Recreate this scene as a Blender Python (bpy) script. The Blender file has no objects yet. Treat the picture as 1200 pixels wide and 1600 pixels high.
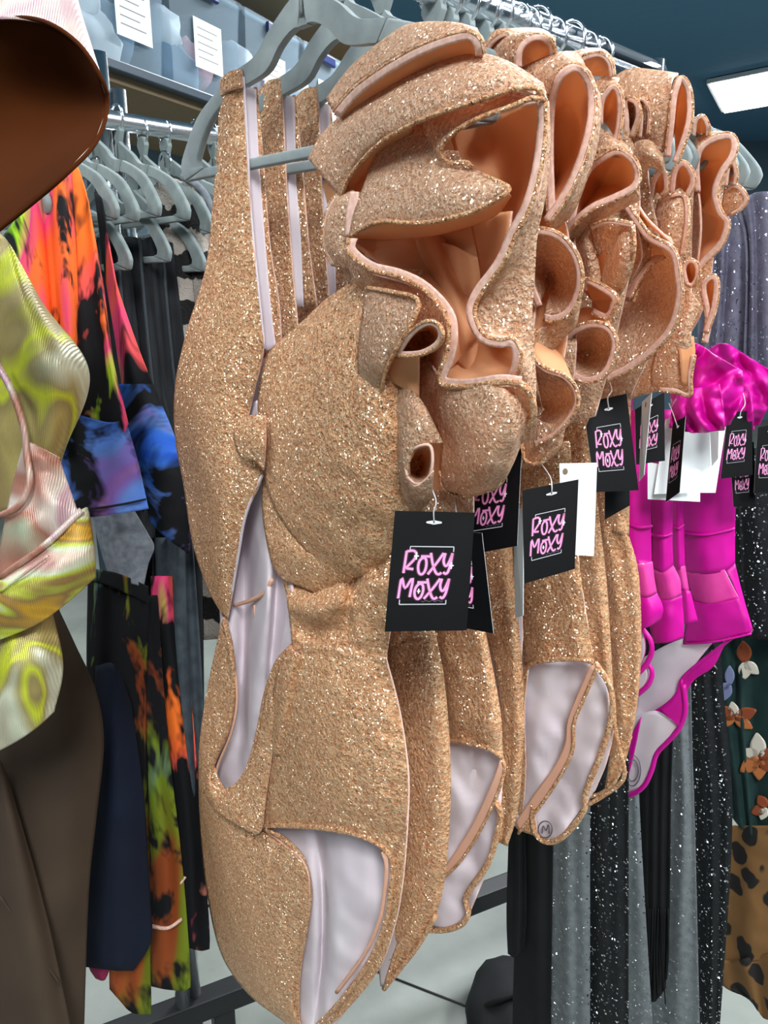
import bpy, math, random
from mathutils import Vector, noise
random.seed(7)
SC = bpy.context.scene
COL = SC.collection
# ------------------------------------------------------------------ camera
F = 1200.0
PITCH = math.radians(16.0)
C = Vector((0, 0, 1.45))
FW = Vector((0, math.cos(PITCH), -math.sin(PITCH)))
RT = Vector((1, 0, 0))
UP = RT.cross(FW)
cam_d = bpy.data.cameras.new('camera')
cam_d.sensor_fit = 'HORIZONTAL'; cam_d.sensor_width = 36; cam_d.lens = 36 * F / 1200
cam_d.clip_start = 0.02
cam = bpy.data.objects.new('camera', cam_d); COL.objects.link(cam)
cam.location = C; cam.rotation_euler = (math.pi / 2 - PITCH, 0, 0)
SC.camera = cam
# ------------------------------------------------------------------ world, light, exposure
SC.view_settings.view_transform = 'Standard'
SC.view_settings.look = 'None'
SC.view_settings.gamma = 1
SC.view_settings.use_curve_mapping = False
SC.view_settings.exposure = 0.36
world = bpy.data.worlds.new('world'); SC.world = world
world.use_nodes = True
world.node_tree.nodes['Background'].inputs[0].default_value = (0.75, 0.88, 1.0, 1)
world.node_tree.nodes['Background'].inputs[1].default_value = 0.16
CEIL = 3.0
PANELS = [(0.15, -1.35, 60), (1.5, -0.2, 28), (2.2, 1.7, 80), (-1.6, 2.8, 36), (0.7, 3.2, 60), (4.6, 2.6, 60), (-1.7, 0.5, 13)]  # last entry: unseen panel added to brighten the bins on the shelf
def area_lamp(x, y, power):
    ld = bpy.data.lights.new('panel_light', 'AREA'); ld.shape = 'RECTANGLE'
    ld.size = 0.6; ld.size_y = 1.2; ld.energy = power; ld.color = (0.93, 0.97, 1.0)
    o = bpy.data.objects.new('panel_light', ld); COL.objects.link(o)
    o.location = (x, y, CEIL - 0.06)
for p in PANELS: area_lamp(*p)

# ------------------------------------------------------------------ placing: a pixel and a distance give a point in the shop
AZ = math.radians(46)
R = Vector((math.sin(AZ), math.cos(AZ), 0))          # direction of the rails
H = Vector((-math.cos(AZ), math.sin(AZ), 0))         # direction across a hanger
def ray(px, py): return FW + RT * ((px - 600) / F) + UP * (-(py - 800) / F)
def W(px, py, d): return C + ray(px, py) * d
P0 = W(470, 800, 0.64)
K0 = (P0 - C).dot(R)
def dep(px, py, t): return (t + K0) / ray(px, py).dot(R)
def P(pt, base):
    px, py = pt[0], pt[1]; o = pt[2] if len(pt) > 2 else 0.0
    d = base[1] if base[0] == 'd' else dep(px, py, base[1])
    return W(px, py, d - o)
UPZ = Vector((0, 0, 1))
def at_z(px, py, z):
    D = ray(px, py); return C + D * ((z - C.z) / D.z)

# ------------------------------------------------------------------ mesh helpers
def cr(pts, n, arc=True):
    m = len(pts)
    if m == 1: return [pts[0].copy() for _ in range(n)]
    def ev(s):
        s = min(max(s, 0.0), m - 1.0); i = min(int(s), m - 2); f = s - i
        p1, p2 = pts[i], pts[i + 1]
        p0 = pts[i - 1] if i > 0 else p1 * 2 - p2
        p3 = pts[i + 2] if i + 2 < m else p2 * 2 - p1
        return 0.5 * ((2 * p1) + (p2 - p0) * f + (2 * p0 - 5 * p1 + 4 * p2 - p3) * f * f + (3 * p1 - p0 - 3 * p2 + p3) * f ** 3)
    if not arc: return [ev((m - 1) * k / (n - 1)) for k in range(n)]
    N = max(8 * m, 40)
    q = [ev((m - 1) * k / N) for k in range(N + 1)]
    L = [0.0]
    for a, b in zip(q, q[1:]): L.append(L[-1] + (b - a).length)
    out = []; j = 0
    for k in range(n):
        s = L[-1] * k / (n - 1)
        while j < N - 1 and L[j + 1] < s: j += 1
        seg = L[j + 1] - L[j]
        f = (s - L[j]) / seg if seg > 1e-9 else 0
        out.append(q[j].lerp(q[j + 1], min(max(f, 0), 1)))
    return out
def root_loc(p):
    v = Vector((0, 0, 0))
    while p is not None: v += p.location; p = p.parent
    return v
def tag(o, label=None, cat=None, group=None, kind=None):
    if label: o['label'] = label
    if cat: o['category'] = cat
    if group: o['group'] = group
    if kind: o['kind'] = kind
    return o
def thing(name, loc, label, cat, group=None):
    o = bpy.data.objects.new(name, None); COL.objects.link(o); o.empty_display_size = 0.05
    o.location = loc
    return tag(o, label, cat, group)
def mesh_obj(name, verts, faces, mats, parent=None, smooth=True, uvs=None, mat_idx=None):
    if parent is None:
        zs = [v.z for v in verts]
        org = Vector((sum(v.x for v in verts) / len(verts), sum(v.y for v in verts) / len(verts), min(zs)))
    else: org = root_loc(parent)
    me = bpy.data.meshes.new(name)
    me.from_pydata([tuple(v - org) for v in verts], [], faces)
    if not isinstance(mats, (list, tuple)): mats = [mats]
    for m in mats: me.materials.append(m)
    me.polygons.foreach_set('use_smooth', [smooth] * len(faces))
    if mat_idx: me.polygons.foreach_set('material_index', mat_idx)
    if uvs:
        ul = me.uv_layers.new(name='UVMap'); vi = [0] * len(me.loops); me.loops.foreach_get('vertex_index', vi)
        fl = []
        for i in vi: fl += [uvs[i][0], uvs[i][1]]
        ul.data.foreach_set('uv', fl)
    me.update()
    o = bpy.data.objects.new(name, me); COL.objects.link(o)
    if parent is None: o.location = org
    else: o.parent = parent
    return o
def solid(o, th, off=0.0, slots=True):
    m = o.modifiers.new('thickness', 'SOLIDIFY'); m.thickness = th; m.offset = off
    if slots and len(o.data.materials) > 1:
        m.material_offset = 1; m.material_offset_rim = min(2, len(o.data.materials) - 1)
    return o
def face_cam(verts, faces, toward=True):
    n = Vector((0, 0, 0)); c = Vector((0, 0, 0))
    for f in faces[:: max(1, len(faces) // 60)]:
        a, b, d = verts[f[0]], verts[f[1]], verts[f[2]]
        nn = (b - a).cross(d - a); e = (a + b + d) / 3
        n += nn * (1 if nn.dot(C - e) > 0 else 0); n -= nn * 0
        c += Vector((nn.dot((C - e).normalized()), 0, 0))
    if (c.x > 0) != toward: faces = [tuple(reversed(f)) for f in faces]
    return faces
def patch(name, cols, base, mats, parent=None, nu=24, nv=48, bulge=0.0, folds=0, amp=0.0, ph=0.0, wr=0.0, wsc=30.0, th=0.0016, drift=0.6, seed=0.0, fade=0.0):
    """cloth sheet through columns of points; each column is a list of (px, py[, forward])"""
    cs = [cr([P(p, base) for p in c], nv) for c in cols]
    verts = []; uvs = []
    for j in range(nv):
        row = cr([c[j] for c in cs], nu, arc=False); v = j / (nv - 1)
        for i, p in enumerate(row):
            u = i / (nu - 1)
            to = (C - p).normalized()
            k = bulge * 4 * u * (1 - u)
            if folds:
                a = amp * (1 if not fade else min(1, (v + 0.02) / fade))
                k += a * math.sin(2 * math.pi * folds * (u + drift * 0.12 * math.sin(2.2 * v + seed)) + ph)
            if wr:
                q = p * wsc + Vector((seed * 3.1, seed, 0))
                k += wr * noise.noise(q) + 0.5 * wr * noise.noise(q * 2.1)
            verts.append(p + to * k)
            uvs.append((u, v))
    faces = [(j * nu + i, j * nu + i + 1, (j + 1) * nu + i + 1, (j + 1) * nu + i) for j in range(nv - 1) for i in range(nu - 1)]
    faces = face_cam(verts, faces)
    o = mesh_obj(name, verts, faces, mats, parent, True, uvs)
    if th: solid(o, th)
    return o
def tube_pts(pts, r, sides=8, r2=None, closed=False):
    n = len(pts); verts = []; faces = []
    prev = None
    for i, p in enumerate(pts):
        t = (pts[min(i + 1, n - 1)] - pts[max(i - 1, 0)])
        if t.length < 1e-9: t = Vector((0, 0, 1))
        t.normalize()
        a = prev if prev is not None else (Vector((0, 0, 1)) if abs(t.z) < 0.9 else Vector((1, 0, 0)))
        a = (a - t * a.dot(t))
        if a.length < 1e-6: a = t.orthogonal()
        a.normalize(); prev = a; b = t.cross(a)
        rr = r if r2 is None else r + (r2 - r) * i / (n - 1)
        for k in range(sides):
            w = 2 * math.pi * k / sides
            verts.append(p + a * (rr * math.cos(w)) + b * (rr * math.sin(w)))
    for i in range(n - 1):
        for k in range(sides):
            faces.append((i * sides + k, i * sides + (k + 1) % sides, (i + 1) * sides + (k + 1) % sides, (i + 1) * sides + k))
    faces.append(tuple(reversed(range(sides)))); faces.append(tuple((n - 1) * sides + k for k in range(sides)))
    return verts, faces
def tube(name, pts, r, mat, parent=None, n=None, sides=8, r2=None):
    if n: pts = cr(pts, n)
    v, f = tube_pts(pts, r, sides, r2)
    return mesh_obj(name, v, f, mat, parent)
def cord(name, px, base, r, mat, parent, n=None, lift=0.0, sides=6):
    pts = [P((p[0], p[1], (p[2] if len(p) > 2 else 0) + lift), base) for p in px]
    return tube(name, pts, r, mat, parent, n or max(12, 5 * len(pts)), sides)
def box_vf(lo, hi):
    x0, y0, z0 = lo; x1, y1, z1 = hi
    v = [Vector(p) for p in ((x0, y0, z0), (x1, y0, z0), (x1, y1, z0), (x0, y1, z0), (x0, y0, z1), (x1, y0, z1), (x1, y1, z1), (x0, y1, z1))]
    f = [(0, 3, 2, 1), (4, 5, 6, 7), (0, 1, 5, 4), (1, 2, 6, 5), (2, 3, 7, 6), (3, 0, 4, 7)]
    return v, f
def obox(name, org, ax, ay, az, mat, parent=None, bevel=0.0):
    """box from a corner and three edge vectors"""
    v = [org, org + ax, org + ax + ay, org + ay, org + az, org + ax + az, org + ax + ay + az, org + ay + az]
    f = [(0, 3, 2, 1), (4, 5, 6, 7), (0, 1, 5, 4), (1, 2, 6, 5), (2, 3, 7, 6), (3, 0, 4, 7)]
    if ax.cross(ay).dot(az) < 0: f = [tuple(reversed(q)) for q in f]
    o = mesh_obj(name, [q.copy() for q in v], f, mat, parent, False)
    if bevel:
        m = o.modifiers.new('bevel', 'BEVEL'); m.width = bevel; m.segments = 2
    return o

# ------------------------------------------------------------------ materials
def S(r, g, b):
    f = lambda c: (c / 255 / 12.92) if c / 255 <= 0.04045 else ((c / 255 + 0.055) / 1.055) ** 2.4
    return (f(r), f(g), f(b), 1)
class NT:
    def __init__(s, name):
        s.m = bpy.data.materials.new(name); s.m.use_nodes = True
        s.t = s.m.node_tree; s.b = s.t.nodes['Principled BSDF']; s.out = s.t.nodes['Material Output']
    def n(s, ty, **kw):
        o = s.t.nodes.new(ty)
        for k, v in kw.items():
            if k.startswith('i_'): o.inputs[k[2:]].default_value = v
            else: setattr(o, k, v)
        return o
    def l(s, a, b): s.t.links.new(a, b)
    def coord(s, scale=(1, 1, 1), kind='Object'):
        tc = s.n('ShaderNodeTexCoord'); mp = s.n('ShaderNodeMapping'); mp.inputs['Scale'].default_value = scale
        s.l(tc.outputs[kind], mp.inputs['Vector']); return mp.outputs['Vector']
    def noise(s, vec, sc, det=3, rough=0.5, dist=0.0):
        o = s.n('ShaderNodeTexNoise'); s.l(vec, o.inputs['Vector'])
        o.inputs['Scale'].default_value = sc; o.inputs['Detail'].default_value = det
        o.inputs['Roughness'].default_value = rough; o.inputs['Distortion'].default_value = dist
        return o
    def ramp(s, fac, stops, interp='LINEAR'):
        o = s.n('ShaderNodeValToRGB'); e = o.color_ramp; e.interpolation = interp
        while len(e.elements) < len(stops): e.elements.new(0.5)
        for el, (p, c) in zip(e.elements, stops): el.position = p; el.color = c
        s.l(fac, o.inputs['Fac']); return o.outputs['Color']
    def mix(s, fac, a, b):
        o = s.n('ShaderNodeMix', data_type='RGBA')
        for sock, val in ((o.inputs['Factor'], fac), (o.inputs[6], a), (o.inputs[7], b)):
            if hasattr(val, 'links'): s.l(val, sock)
            else: sock.default_value = val
        return o.outputs[2]
    def bump(s, h, strength=0.5, dist=0.001, normal=None):
        o = s.n('ShaderNodeBump'); o.inputs['Strength'].default_value = strength; o.inputs['Distance'].default_value = dist
        s.l(h, o.inputs['Height'])
        if normal: s.l(normal, o.inputs['Normal'])
        s.l(o.outputs['Normal'], s.b.inputs['Normal']); return o.outputs['Normal']
    def setp(s, **kw):
        for k, v in kw.items():
            s.b.inputs[k.replace('_', ' ')].default_value = v
BLK = (0, 0, 0, 1); WHT = (1, 1, 1, 1)
def glitter(name, c1, c2, fleck, dens=0.16, scale=800, rough=0.6, crinkle=150, bs=0.6, dark=None, fr=0.22, tilt=1.1, cd=0.0012, transl=None):
    k = NT(name); v = k.coord()
    n1 = k.noise(v, crinkle, 4, 0.6); n2 = k.noise(v, 9, 2)
    col = k.mix(k.ramp(n1.outputs['Fac'], [(0.35, BLK), (0.68, WHT)]), c1, c2)
    vo = k.n('ShaderNodeTexVoronoi'); k.l(v, vo.inputs['Vector']); vo.inputs['Scale'].default_value = scale
    sep = k.n('ShaderNodeSeparateColor'); k.l(vo.outputs['Color'], sep.inputs['Color'])
    if dark:
        dm = k.ramp(sep.outputs['Green'], [(0.95, BLK), (0.96, WHT)])
        col = k.mix(dm, col, dark)
    k.l(col, k.b.inputs['Base Color']); k.b.inputs['Roughness'].default_value = rough
    k.b.inputs['Specular IOR Level'].default_value = 0.35
    k.bump(n1.outputs['Fac'], bs, cd)
    # metallic flecks, each with a tilt of its own
    fl = k.n('ShaderNodeBsdfPrincipled'); fl.inputs['Base Color'].default_value = fleck
    fl.inputs['Metallic'].default_value = 1; fl.inputs['Roughness'].default_value = fr
    geo = k.n('ShaderNodeNewGeometry')
    sub = k.n('ShaderNodeVectorMath', operation='SUBTRACT'); k.l(vo.outputs['Color'], sub.inputs[0]); sub.inputs[1].default_value = (0.5, 0.5, 0.5)
    sc = k.n('ShaderNodeVectorMath', operation='SCALE'); k.l(sub.outputs[0], sc.inputs[0]); sc.inputs['Scale'].default_value = tilt
    ad = k.n('ShaderNodeVectorMath', operation='ADD'); k.l(geo.outputs['Normal'], ad.inputs[0]); k.l(sc.outputs[0], ad.inputs[1])
    nm = k.n('ShaderNodeVectorMath', operation='NORMALIZE'); k.l(ad.outputs[0], nm.inputs[0]); k.l(nm.outputs[0], fl.inputs['Normal'])
    mask = k.ramp(sep.outputs['Red'], [(1 - dens - 0.005, BLK), (1 - dens + 0.005, WHT)])
    ms = k.n('ShaderNodeMixShader'); k.l(mask, ms.inputs[0]); k.l(k.b.outputs[0], ms.inputs[1]); k.l(fl.outputs[0], ms.inputs[2])
    res = ms.outputs[0]
    if transl:
        tr = k.n('ShaderNodeBsdfTranslucent'); tr.inputs['Color'].default_value = transl[1]
        m2 = k.n('ShaderNodeMixShader'); m2.inputs[0].default_value = transl[0]
        k.l(res, m2.inputs[1]); k.l(tr.outputs[0], m2.inputs[2]); res = m2.outputs[0]
    k.l(res, k.out.inputs['Surface'])
    return k.m
def cloth(name, c1, c2=None, nsc=12, rough=0.75, weave=900, bs=0.15, sheen=0.0, transl=0.0, wave=None, spec=0.3):
    k = NT(name); v = k.coord()
    if c2:
        n = k.noise(v, nsc, 3); k.l(k.mix(k.ramp(n.outputs['Fac'], [(0.35, BLK), (0.65, WHT)]), c1, c2), k.b.inputs['Base Color'])
    else: k.b.inputs['Base Color'].default_value = c1
    k.setp(Roughness=rough); k.b.inputs['Specular IOR Level'].default_value = spec
    k.b.inputs['Sheen Weight'].default_value = sheen
    if wave:
        w = k.n('ShaderNodeTexWave', bands_direction=wave[1]); k.l(v, w.inputs['Vector']); w.inputs['Scale'].default_value = wave[0]
        w.inputs['Distortion'].default_value = wave[2]; k.bump(w.outputs['Fac'], bs, 0.001)
    else:
        n = k.noise(v, weave, 2); k.bump(n.outputs['Fac'], bs, 0.0006)
    if transl:
        tr = k.n('ShaderNodeBsdfTranslucent'); tr.inputs['Color'].default_value = c1
        ms = k.n('ShaderNodeMixShader'); ms.inputs[0].default_value = transl
        k.l(k.b.outputs[0], ms.inputs[1]); k.l(tr.outputs[0], ms.inputs[2]); k.l(ms.outputs[0], k.out.inputs['Surface'])
    return k.m
def plain(name, col, rough=0.5, metal=0.0, spec=0.5, bump=None, emit=None):
    k = NT(name); k.b.inputs['Base Color'].default_value = col; k.setp(Roughness=rough, Metallic=metal)
    k.b.inputs['Specular IOR Level'].default_value = spec
    if bump:
        n = k.noise(k.coord(), bump[0], 3); k.bump(n.outputs['Fac'], bump[1], bump[2])
    if emit:
        k.b.inputs['Emission Color'].default_value = col; k.b.inputs['Emission Strength'].default_value = emit
    return k.m
def splotch(name, stops, sc=9, black=(0.45, 0.55), bsc=13, stretch=(1, 1, 0.5), rough=0.8, dist=1.0, off=0.0):
    k = NT(name); tc = k.n('ShaderNodeTexCoord'); mp = k.n('ShaderNodeMapping'); mp.inputs['Scale'].default_value = stretch
    mp.inputs['Location'].default_value = (off, off * 1.7, off * 0.6); k.l(tc.outputs['Object'], mp.inputs['Vector']); v = mp.outputs['Vector']
    a = k.noise(v, sc, 2, 0.5, dist); b = k.noise(v, bsc, 4, 0.65, 0.6)
    col = k.ramp(a.outputs['Fac'], stops)
    m = k.ramp(b.outputs['Fac'], [(black[0], BLK), (black[1], WHT)])
    k.l(k.mix(m, S(14, 15, 18), col), k.b.inputs['Base Color']); k.setp(Roughness=rough)
    k.b.inputs['Specular IOR Level'].default_value = 0.25
    n = k.noise(k.coord(), 700, 2); k.bump(n.outputs['Fac'], 0.15, 0.0006)
    return k.m
M = {}
M['gold'] = glitter('gold_glitter_knit', S(208, 138, 92), S(255, 206, 156), S(255, 240, 208), 0.12, 1100, 0.5, 270, 1.0, S(140, 88, 54), 0.36, 1.35, 0.0075)  # crinkle hollows darker: thread colour plus crevice shade painted in
M['gold_ruffle'] = glitter('gold_glitter_ruffle', S(218, 166, 126), S(253, 222, 188), S(255, 242, 216), 0.10, 1100, 0.5, 320, 1.0, S(176, 132, 100), 0.36, 1.35, 0.006, (0.22, S(252, 190, 135)))
M['gold_in'] = cloth('peach_lining', S(250, 194, 146), S(244, 178, 126), 14, 0.8, 700, 0.2, 0.0, 0.38)
M['serge'] = cloth('pink_overlock_thread', S(238, 200, 184), S(220, 176, 158), 300, 0.8, 260, 0.8)
M['lining'] = cloth('pale_lilac_lining', S(226, 216, 220), S(212, 198, 205), 8, 0.55, 900, 0.08)
M['lining_seam'] = cloth('peach_seam', S(228, 176, 148), None, 10, 0.8, 400, 0.6)
M['velvet'] = cloth('grey_velvet_flock', S(142, 154, 154), S(128, 140, 141), 60, 0.9, 1500, 0.2, 0.4)
M['velvet_dark'] = cloth('dark_grey_flock', S(132, 145, 143), S(116, 128, 127), 60, 0.9, 1500, 0.2, 0.3)
M['chrome'] = plain('chrome', (0.88, 0.91, 0.94, 1), 0.16, 1.0)
M['chrome_dull'] = plain('worn_chrome', (0.72, 0.76, 0.79, 1), 0.25, 1.0)
M['card_black'] = plain('black_card', S(8, 8, 10), 0.5, 0, 0.15)
M['card_white'] = plain('white_card', S(228, 234, 234), 0.55)
M['card_edge'] = plain('card_edge', S(200, 205, 205), 0.6)
M['pink_print'] = plain('pink_print', S(236, 150, 200), 0.5)
M['glow_print'] = plain('dark_pink_print', S(70, 6, 46), 0.5)
M['white_print'] = plain('white_print', S(235, 235, 240), 0.5)
M['frame_print'] = plain('grey_line_print', S(190, 190, 195), 0.5)
M['plastic_loop'] = plain('clear_nylon', S(210, 205, 205), 0.25)
M['magenta'] = cloth('magenta_spandex', S(216, 0, 160), S(196, 0, 142), 20, 0.5, 900, 0.08, 0, 0, None, 0.4)
M['magenta_mesh'] = cloth('magenta_mesh', S(226, 70, 160), S(214, 50, 150), 30, 0.7, 700, 0.3)
M['stamp'] = plain('grey_stamp_print', S(90, 86, 96), 0.6)
M['concrete'] = NT('x').m
bpy.data.materials.remove(M['concrete'])
def concrete(name, a, b):
    k = NT(name); v = k.coord(); n = k.noise(v, 2.2, 6, 0.6); n2 = k.noise(v, 40, 4)
    c = k.mix(k.ramp(n.outputs['Fac'], [(0.35, BLK), (0.65, WHT)]), a, b)
    sp = k.ramp(n2.outputs['Fac'], [(0.30, WHT), (0.36, BLK)])
    k.l(k.mix(sp, c, S(120, 122, 116)), k.b.inputs['Base Color']); k.setp(Roughness=0.45); k.bump(n2.outputs['Fac'], 0.2, 0.002)
    return k.m
M['concrete'] = concrete('polished_concrete', S(128, 133, 126), S(104, 109, 103))
M['wall'] = plain('dark_teal_paint', S(92, 114, 128), 0.8, 0, 0.2, (30, 0.1, 0.002))
M['ceiling'] = plain('blue_grey_ceiling', S(100, 146, 178), 0.8, 0, 0.2, (6, 0.3, 0.02))
M['steel_blue'] = plain('blue_grey_steel', S(54, 68, 80), 0.4, 0.3)
M['board'] = plain('brown_shelf_board', S(122, 106, 84), 0.8, 0, 0.2, (40, 0.2, 0.002))
M['panel_emit'] = plain('lit_panel', (0.95, 0.98, 1, 1), 0.5, 0, 0.5, None, 9.0)
M['white_metal'] = plain('white_metal', S(220, 224, 226), 0.5)
M['black_metal'] = plain('black_powder_coat', S(14, 16, 18), 0.5)
M['blue_plastic'] = plain('dark_blue_plastic', S(24, 40, 92), 0.35)
def bin_plastic():
    k = NT('clear_bin_plastic'); k.setp(Roughness=0.18); k.b.inputs['Base Color'].default_value = S(205, 225, 238)
    tr = k.n('ShaderNodeBsdfTransparent'); tr.inputs[0].default_value = (0.95, 0.98, 1.0, 1)
    ms = k.n('ShaderNodeMixShader'); ms.inputs[0].default_value = 0.13
    k.l(tr.outputs[0], ms.inputs[1]); k.l(k.b.outputs[0], ms.inputs[2]); k.l(ms.outputs[0], k.out.inputs['Surface'])
    return k.m
M['bin'] = bin_plastic()
M['brown_satin'] = cloth('brown_satin', S(78, 38, 14), S(62, 30, 11), 6, 0.95, 900, 0.08, 0.0, 0.0, None, 0.05)
M['taupe'] = cloth('taupe_twill', S(66, 53, 40), S(56, 45, 34), 8, 0.85, 900, 0.15)
M['navy'] = cloth('navy_jersey', S(10, 20, 40), S(8, 15, 30), 8, 0.85)
M['charcoal'] = cloth('charcoal_jersey', S(70, 80, 86), S(54, 62, 68), 60, 0.9)
M['heather'] = cloth('heather_grey_jersey', S(136, 142, 148), S(112, 118, 126), 120, 0.9)
M['blackcloth'] = cloth('black_jersey', S(34, 37, 40), S(22, 24, 27), 20, 0.85)
M['ribbing'] = cloth('dark_rib', S(52, 58, 62), None, 10, 0.9, 400, 0.6)
def iris(name, stops, off=0, sc=6, rib=120, st=(1, 1, 0.8)):
    k = NT(name); tc = k.n('ShaderNodeTexCoord'); mp = k.n('ShaderNodeMapping'); mp.inputs['Location'].default_value = (off, off, off)
    mp.inputs['Scale'].default_value = st
    k.l(tc.outputs['Object'], mp.inputs['Vector']); v = mp.outputs['Vector']
    n = k.noise(v, sc, 2, 0.4, 0.6); k.l(k.ramp(n.outputs['Fac'], stops), k.b.inputs['Base Color'])
    k.setp(Metallic=0.25, Roughness=0.42)
    w = k.n('ShaderNodeTexWave', bands_direction='X'); k.l(k.coord(), w.inputs['Vector']); w.inputs['Scale'].default_value = rib; w.inputs['Distortion'].default_value = 1.5
    w.inputs['Detail'].default_value = 2
    k.bump(w.outputs['Fac'], 0.35, 0.0008)
    return k.m
M['iris_lime'] = iris('iridescent_lime_gold', [(0.28, S(136, 116, 76)), (0.38, S(176, 160, 96)), (0.45, S(150, 134, 84)), (0.50, S(196, 206, 44)), (0.545, S(160, 148, 96)), (0.62, S(200, 204, 178)), (0.74, S(150, 126, 100))], 0.35, 14, 210, (1, 1, 0.6))
M['iris_pink'] = iris('iridescent_pink_pearl', [(0.30, S(168, 130, 130)), (0.42, S(206, 190, 182)), (0.50, S(190, 150, 160)), (0.56, S(210, 200, 186)), (0.66, S(166, 110, 92)), (0.8, S(180, 190, 160))], 1.1, 14, 210)
M['iris_gold'] = iris('iridescent_gold_band', [(0.28, S(120, 90, 52)), (0.38, S(196, 150, 40)), (0.45, S(140, 110, 66)), (0.51, S(180, 190, 60)), (0.56, S(196, 206, 176)), (0.64, S(196, 150, 140)), (0.76, S(150, 126, 100))], 2.4, 16, 210, (0.7, 0.7, 2.6))
ORG = [(0.30, S(250, 120, 40)), (0.42, S(238, 100, 44)), (0.50, S(226, 60, 120)), (0.56, S(180, 220, 40)), (0.66, S(120, 200, 30)), (0.75, S(240, 140, 50))]
BLU = [(0.30, S(30, 90, 220)), (0.45, S(60, 124, 228)), (0.55, S(110, 150, 230)), (0.62, S(150, 110, 200)), (0.72, S(200, 140, 80))]
LIM = [(0.30, S(124, 54, 22)), (0.44, S(138, 68, 28)), (0.50, S(110, 112, 24)), (0.58, S(108, 130, 28)), (0.66, S(60, 94, 130)), (0.75, S(110, 34, 80))]
M['dye_orange'] = splotch('orange_lime_tie_dye', ORG, 9, (0.44, 0.50), 14, (1, 1, 0.45), off=0.4)
M['dye_orange2'] = splotch('orange_pink_tie_dye', ORG, 7, (0.50, 0.56), 12, (1, 1, 0.4), off=2.2)
M['dye_blue'] = splotch('blue_black_tie_dye', BLU, 10, (0.42, 0.54), 13, (0.5, 0.5, 1.0), off=2.05)
M['dye_lime'] = splotch('lime_orange_tie_dye', LIM, 8, (0.50, 0.56), 12, (1, 1, 0.45), off=3.2)
def knit():
    k = NT('striped_fuzzy_knit'); v = k.coord(); n = k.noise(v, 60, 3)
    w = k.n('ShaderNodeTexWave', bands_direction='Z'); k.l(v, w.inputs['Vector']); w.inputs['Scale'].default_value = 5.2
    w.inputs['Distortion'].default_value = 1.6; w.inputs['Detail'].default_value = 3; w.inputs['Detail Scale'].default_value = 9
    k.l(k.ramp(w.outputs['Fac'], [(0.44, S(18, 18, 18)), (0.52, S(166, 158, 148))]), k.b.inputs['Base Color']); k.setp(Roughness=0.95)
    n2 = k.noise(v, 330, 3); k.bump(n2.outputs['Fac'], 0.9, 0.003); return k.m
M['knit'] = knit()
M['sheer'] = glitter('sheer_lavender_glitter', S(120, 118, 136), S(98, 96, 116), S(230, 235, 255), 0.07, 500, 0.6, 80, 0.3)
M['seq_black'] = glitter('black_sequin_mesh', S(24, 27, 30), S(14, 16, 18), S(235, 240, 245), 0.07, 460, 0.6, 120, 0.6, None, 0.15, 1.5)
M['tulle_grey'] = glitter('grey_sequin_tulle', S(120, 126, 128), S(98, 104, 106), S(240, 244, 248), 0.04, 460, 0.7, 90, 0.4, None, 0.15, 1.5)
M['black_fringe'] = cloth('black_chiffon', S(20, 22, 24), S(12, 13, 15), 14, 0.8)
M['green'] = cloth('dark_green_chiffon', S(36, 64, 60), S(26, 48, 48), 14, 0.8, 500, 0.2)
M['petal_orange'] = plain('orange_petal_print', S(196, 116, 62), 0.8)
M['petal_rust'] = plain('rust_petal_print', S(150, 72, 36), 0.8)
M['petal_cream'] = plain('cream_petal_print', S(222, 214, 196), 0.8)
M['petal_blue'] = plain('periwinkle_petal_print', S(130, 136, 176), 0.8)
def leopard():
    k = NT('leopard_print'); v = k.coord((1, 1, 0.75)); n = k.noise(v, 25, 2)
    ad = k.n('ShaderNodeVectorMath', operation='MULTIPLY_ADD'); k.l(n.outputs['Color'], ad.inputs[0]); ad.inputs[1].default_value = (0.03, 0.03, 0.03); k.l(v, ad.inputs[2])
    vo = k.n('ShaderNodeTexVoronoi'); k.l(ad.outputs[0], vo.inputs['Vector']); vo.inputs['Scale'].default_value = 24
    m = k.ramp(vo.outputs['Distance'], [(0.36, WHT), (0.40, BLK)])
    n2 = k.noise(v, 14, 2); base = k.mix(n2.outputs['Fac'], S(140, 100, 54), S(112, 78, 40))
    k.l(k.mix(m, base, S(22, 18, 16)), k.b.inputs['Base Color']); k.setp(Roughness=0.75); return k.m
M['leopard'] = leopard()

# ================================================================== the room
def struct(o): o['kind'] = 'structure'; return o
v, f = box_vf((-6, -3, -0.05), (9, 9, 0)); struct(mesh_obj('floor', v, f, M['concrete'], None, False))
v, f = box_vf((-6, -3, CEIL), (9, 9, CEIL + 0.05)); struct(mesh_obj('ceiling', v, f, M['ceiling'], None, False))
v, f = box_vf((-6, 9, 0), (9, 9.1, CEIL)); struct(mesh_obj('wall_back', v, f, M['wall'], None, False))
v, f = box_vf((-6.1, -3, 0), (-6, 9, CEIL)); struct(mesh_obj('wall_left', v, f, M['wall'], None, False))
v, f = box_vf((9, -3, 0), (9.1, 9, CEIL)); struct(mesh_obj('wall_right', v, f, M['wall'], None, False))
# saw-cut joints in the floor
for k, (a, b) in enumerate((((590, 1518), (800, 1600)), ((200, 1470), (330, 1400)))):
    p, q = at_z(*a, 0.0015), at_z(*b, 0.0015); d = (q - p).normalized(); p -= d * 2; q += d * 2
    o = tube('trim_%d' % (k + 1), [p, q], 0.003, M['black_metal'], None, None, 4); struct(o)
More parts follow.
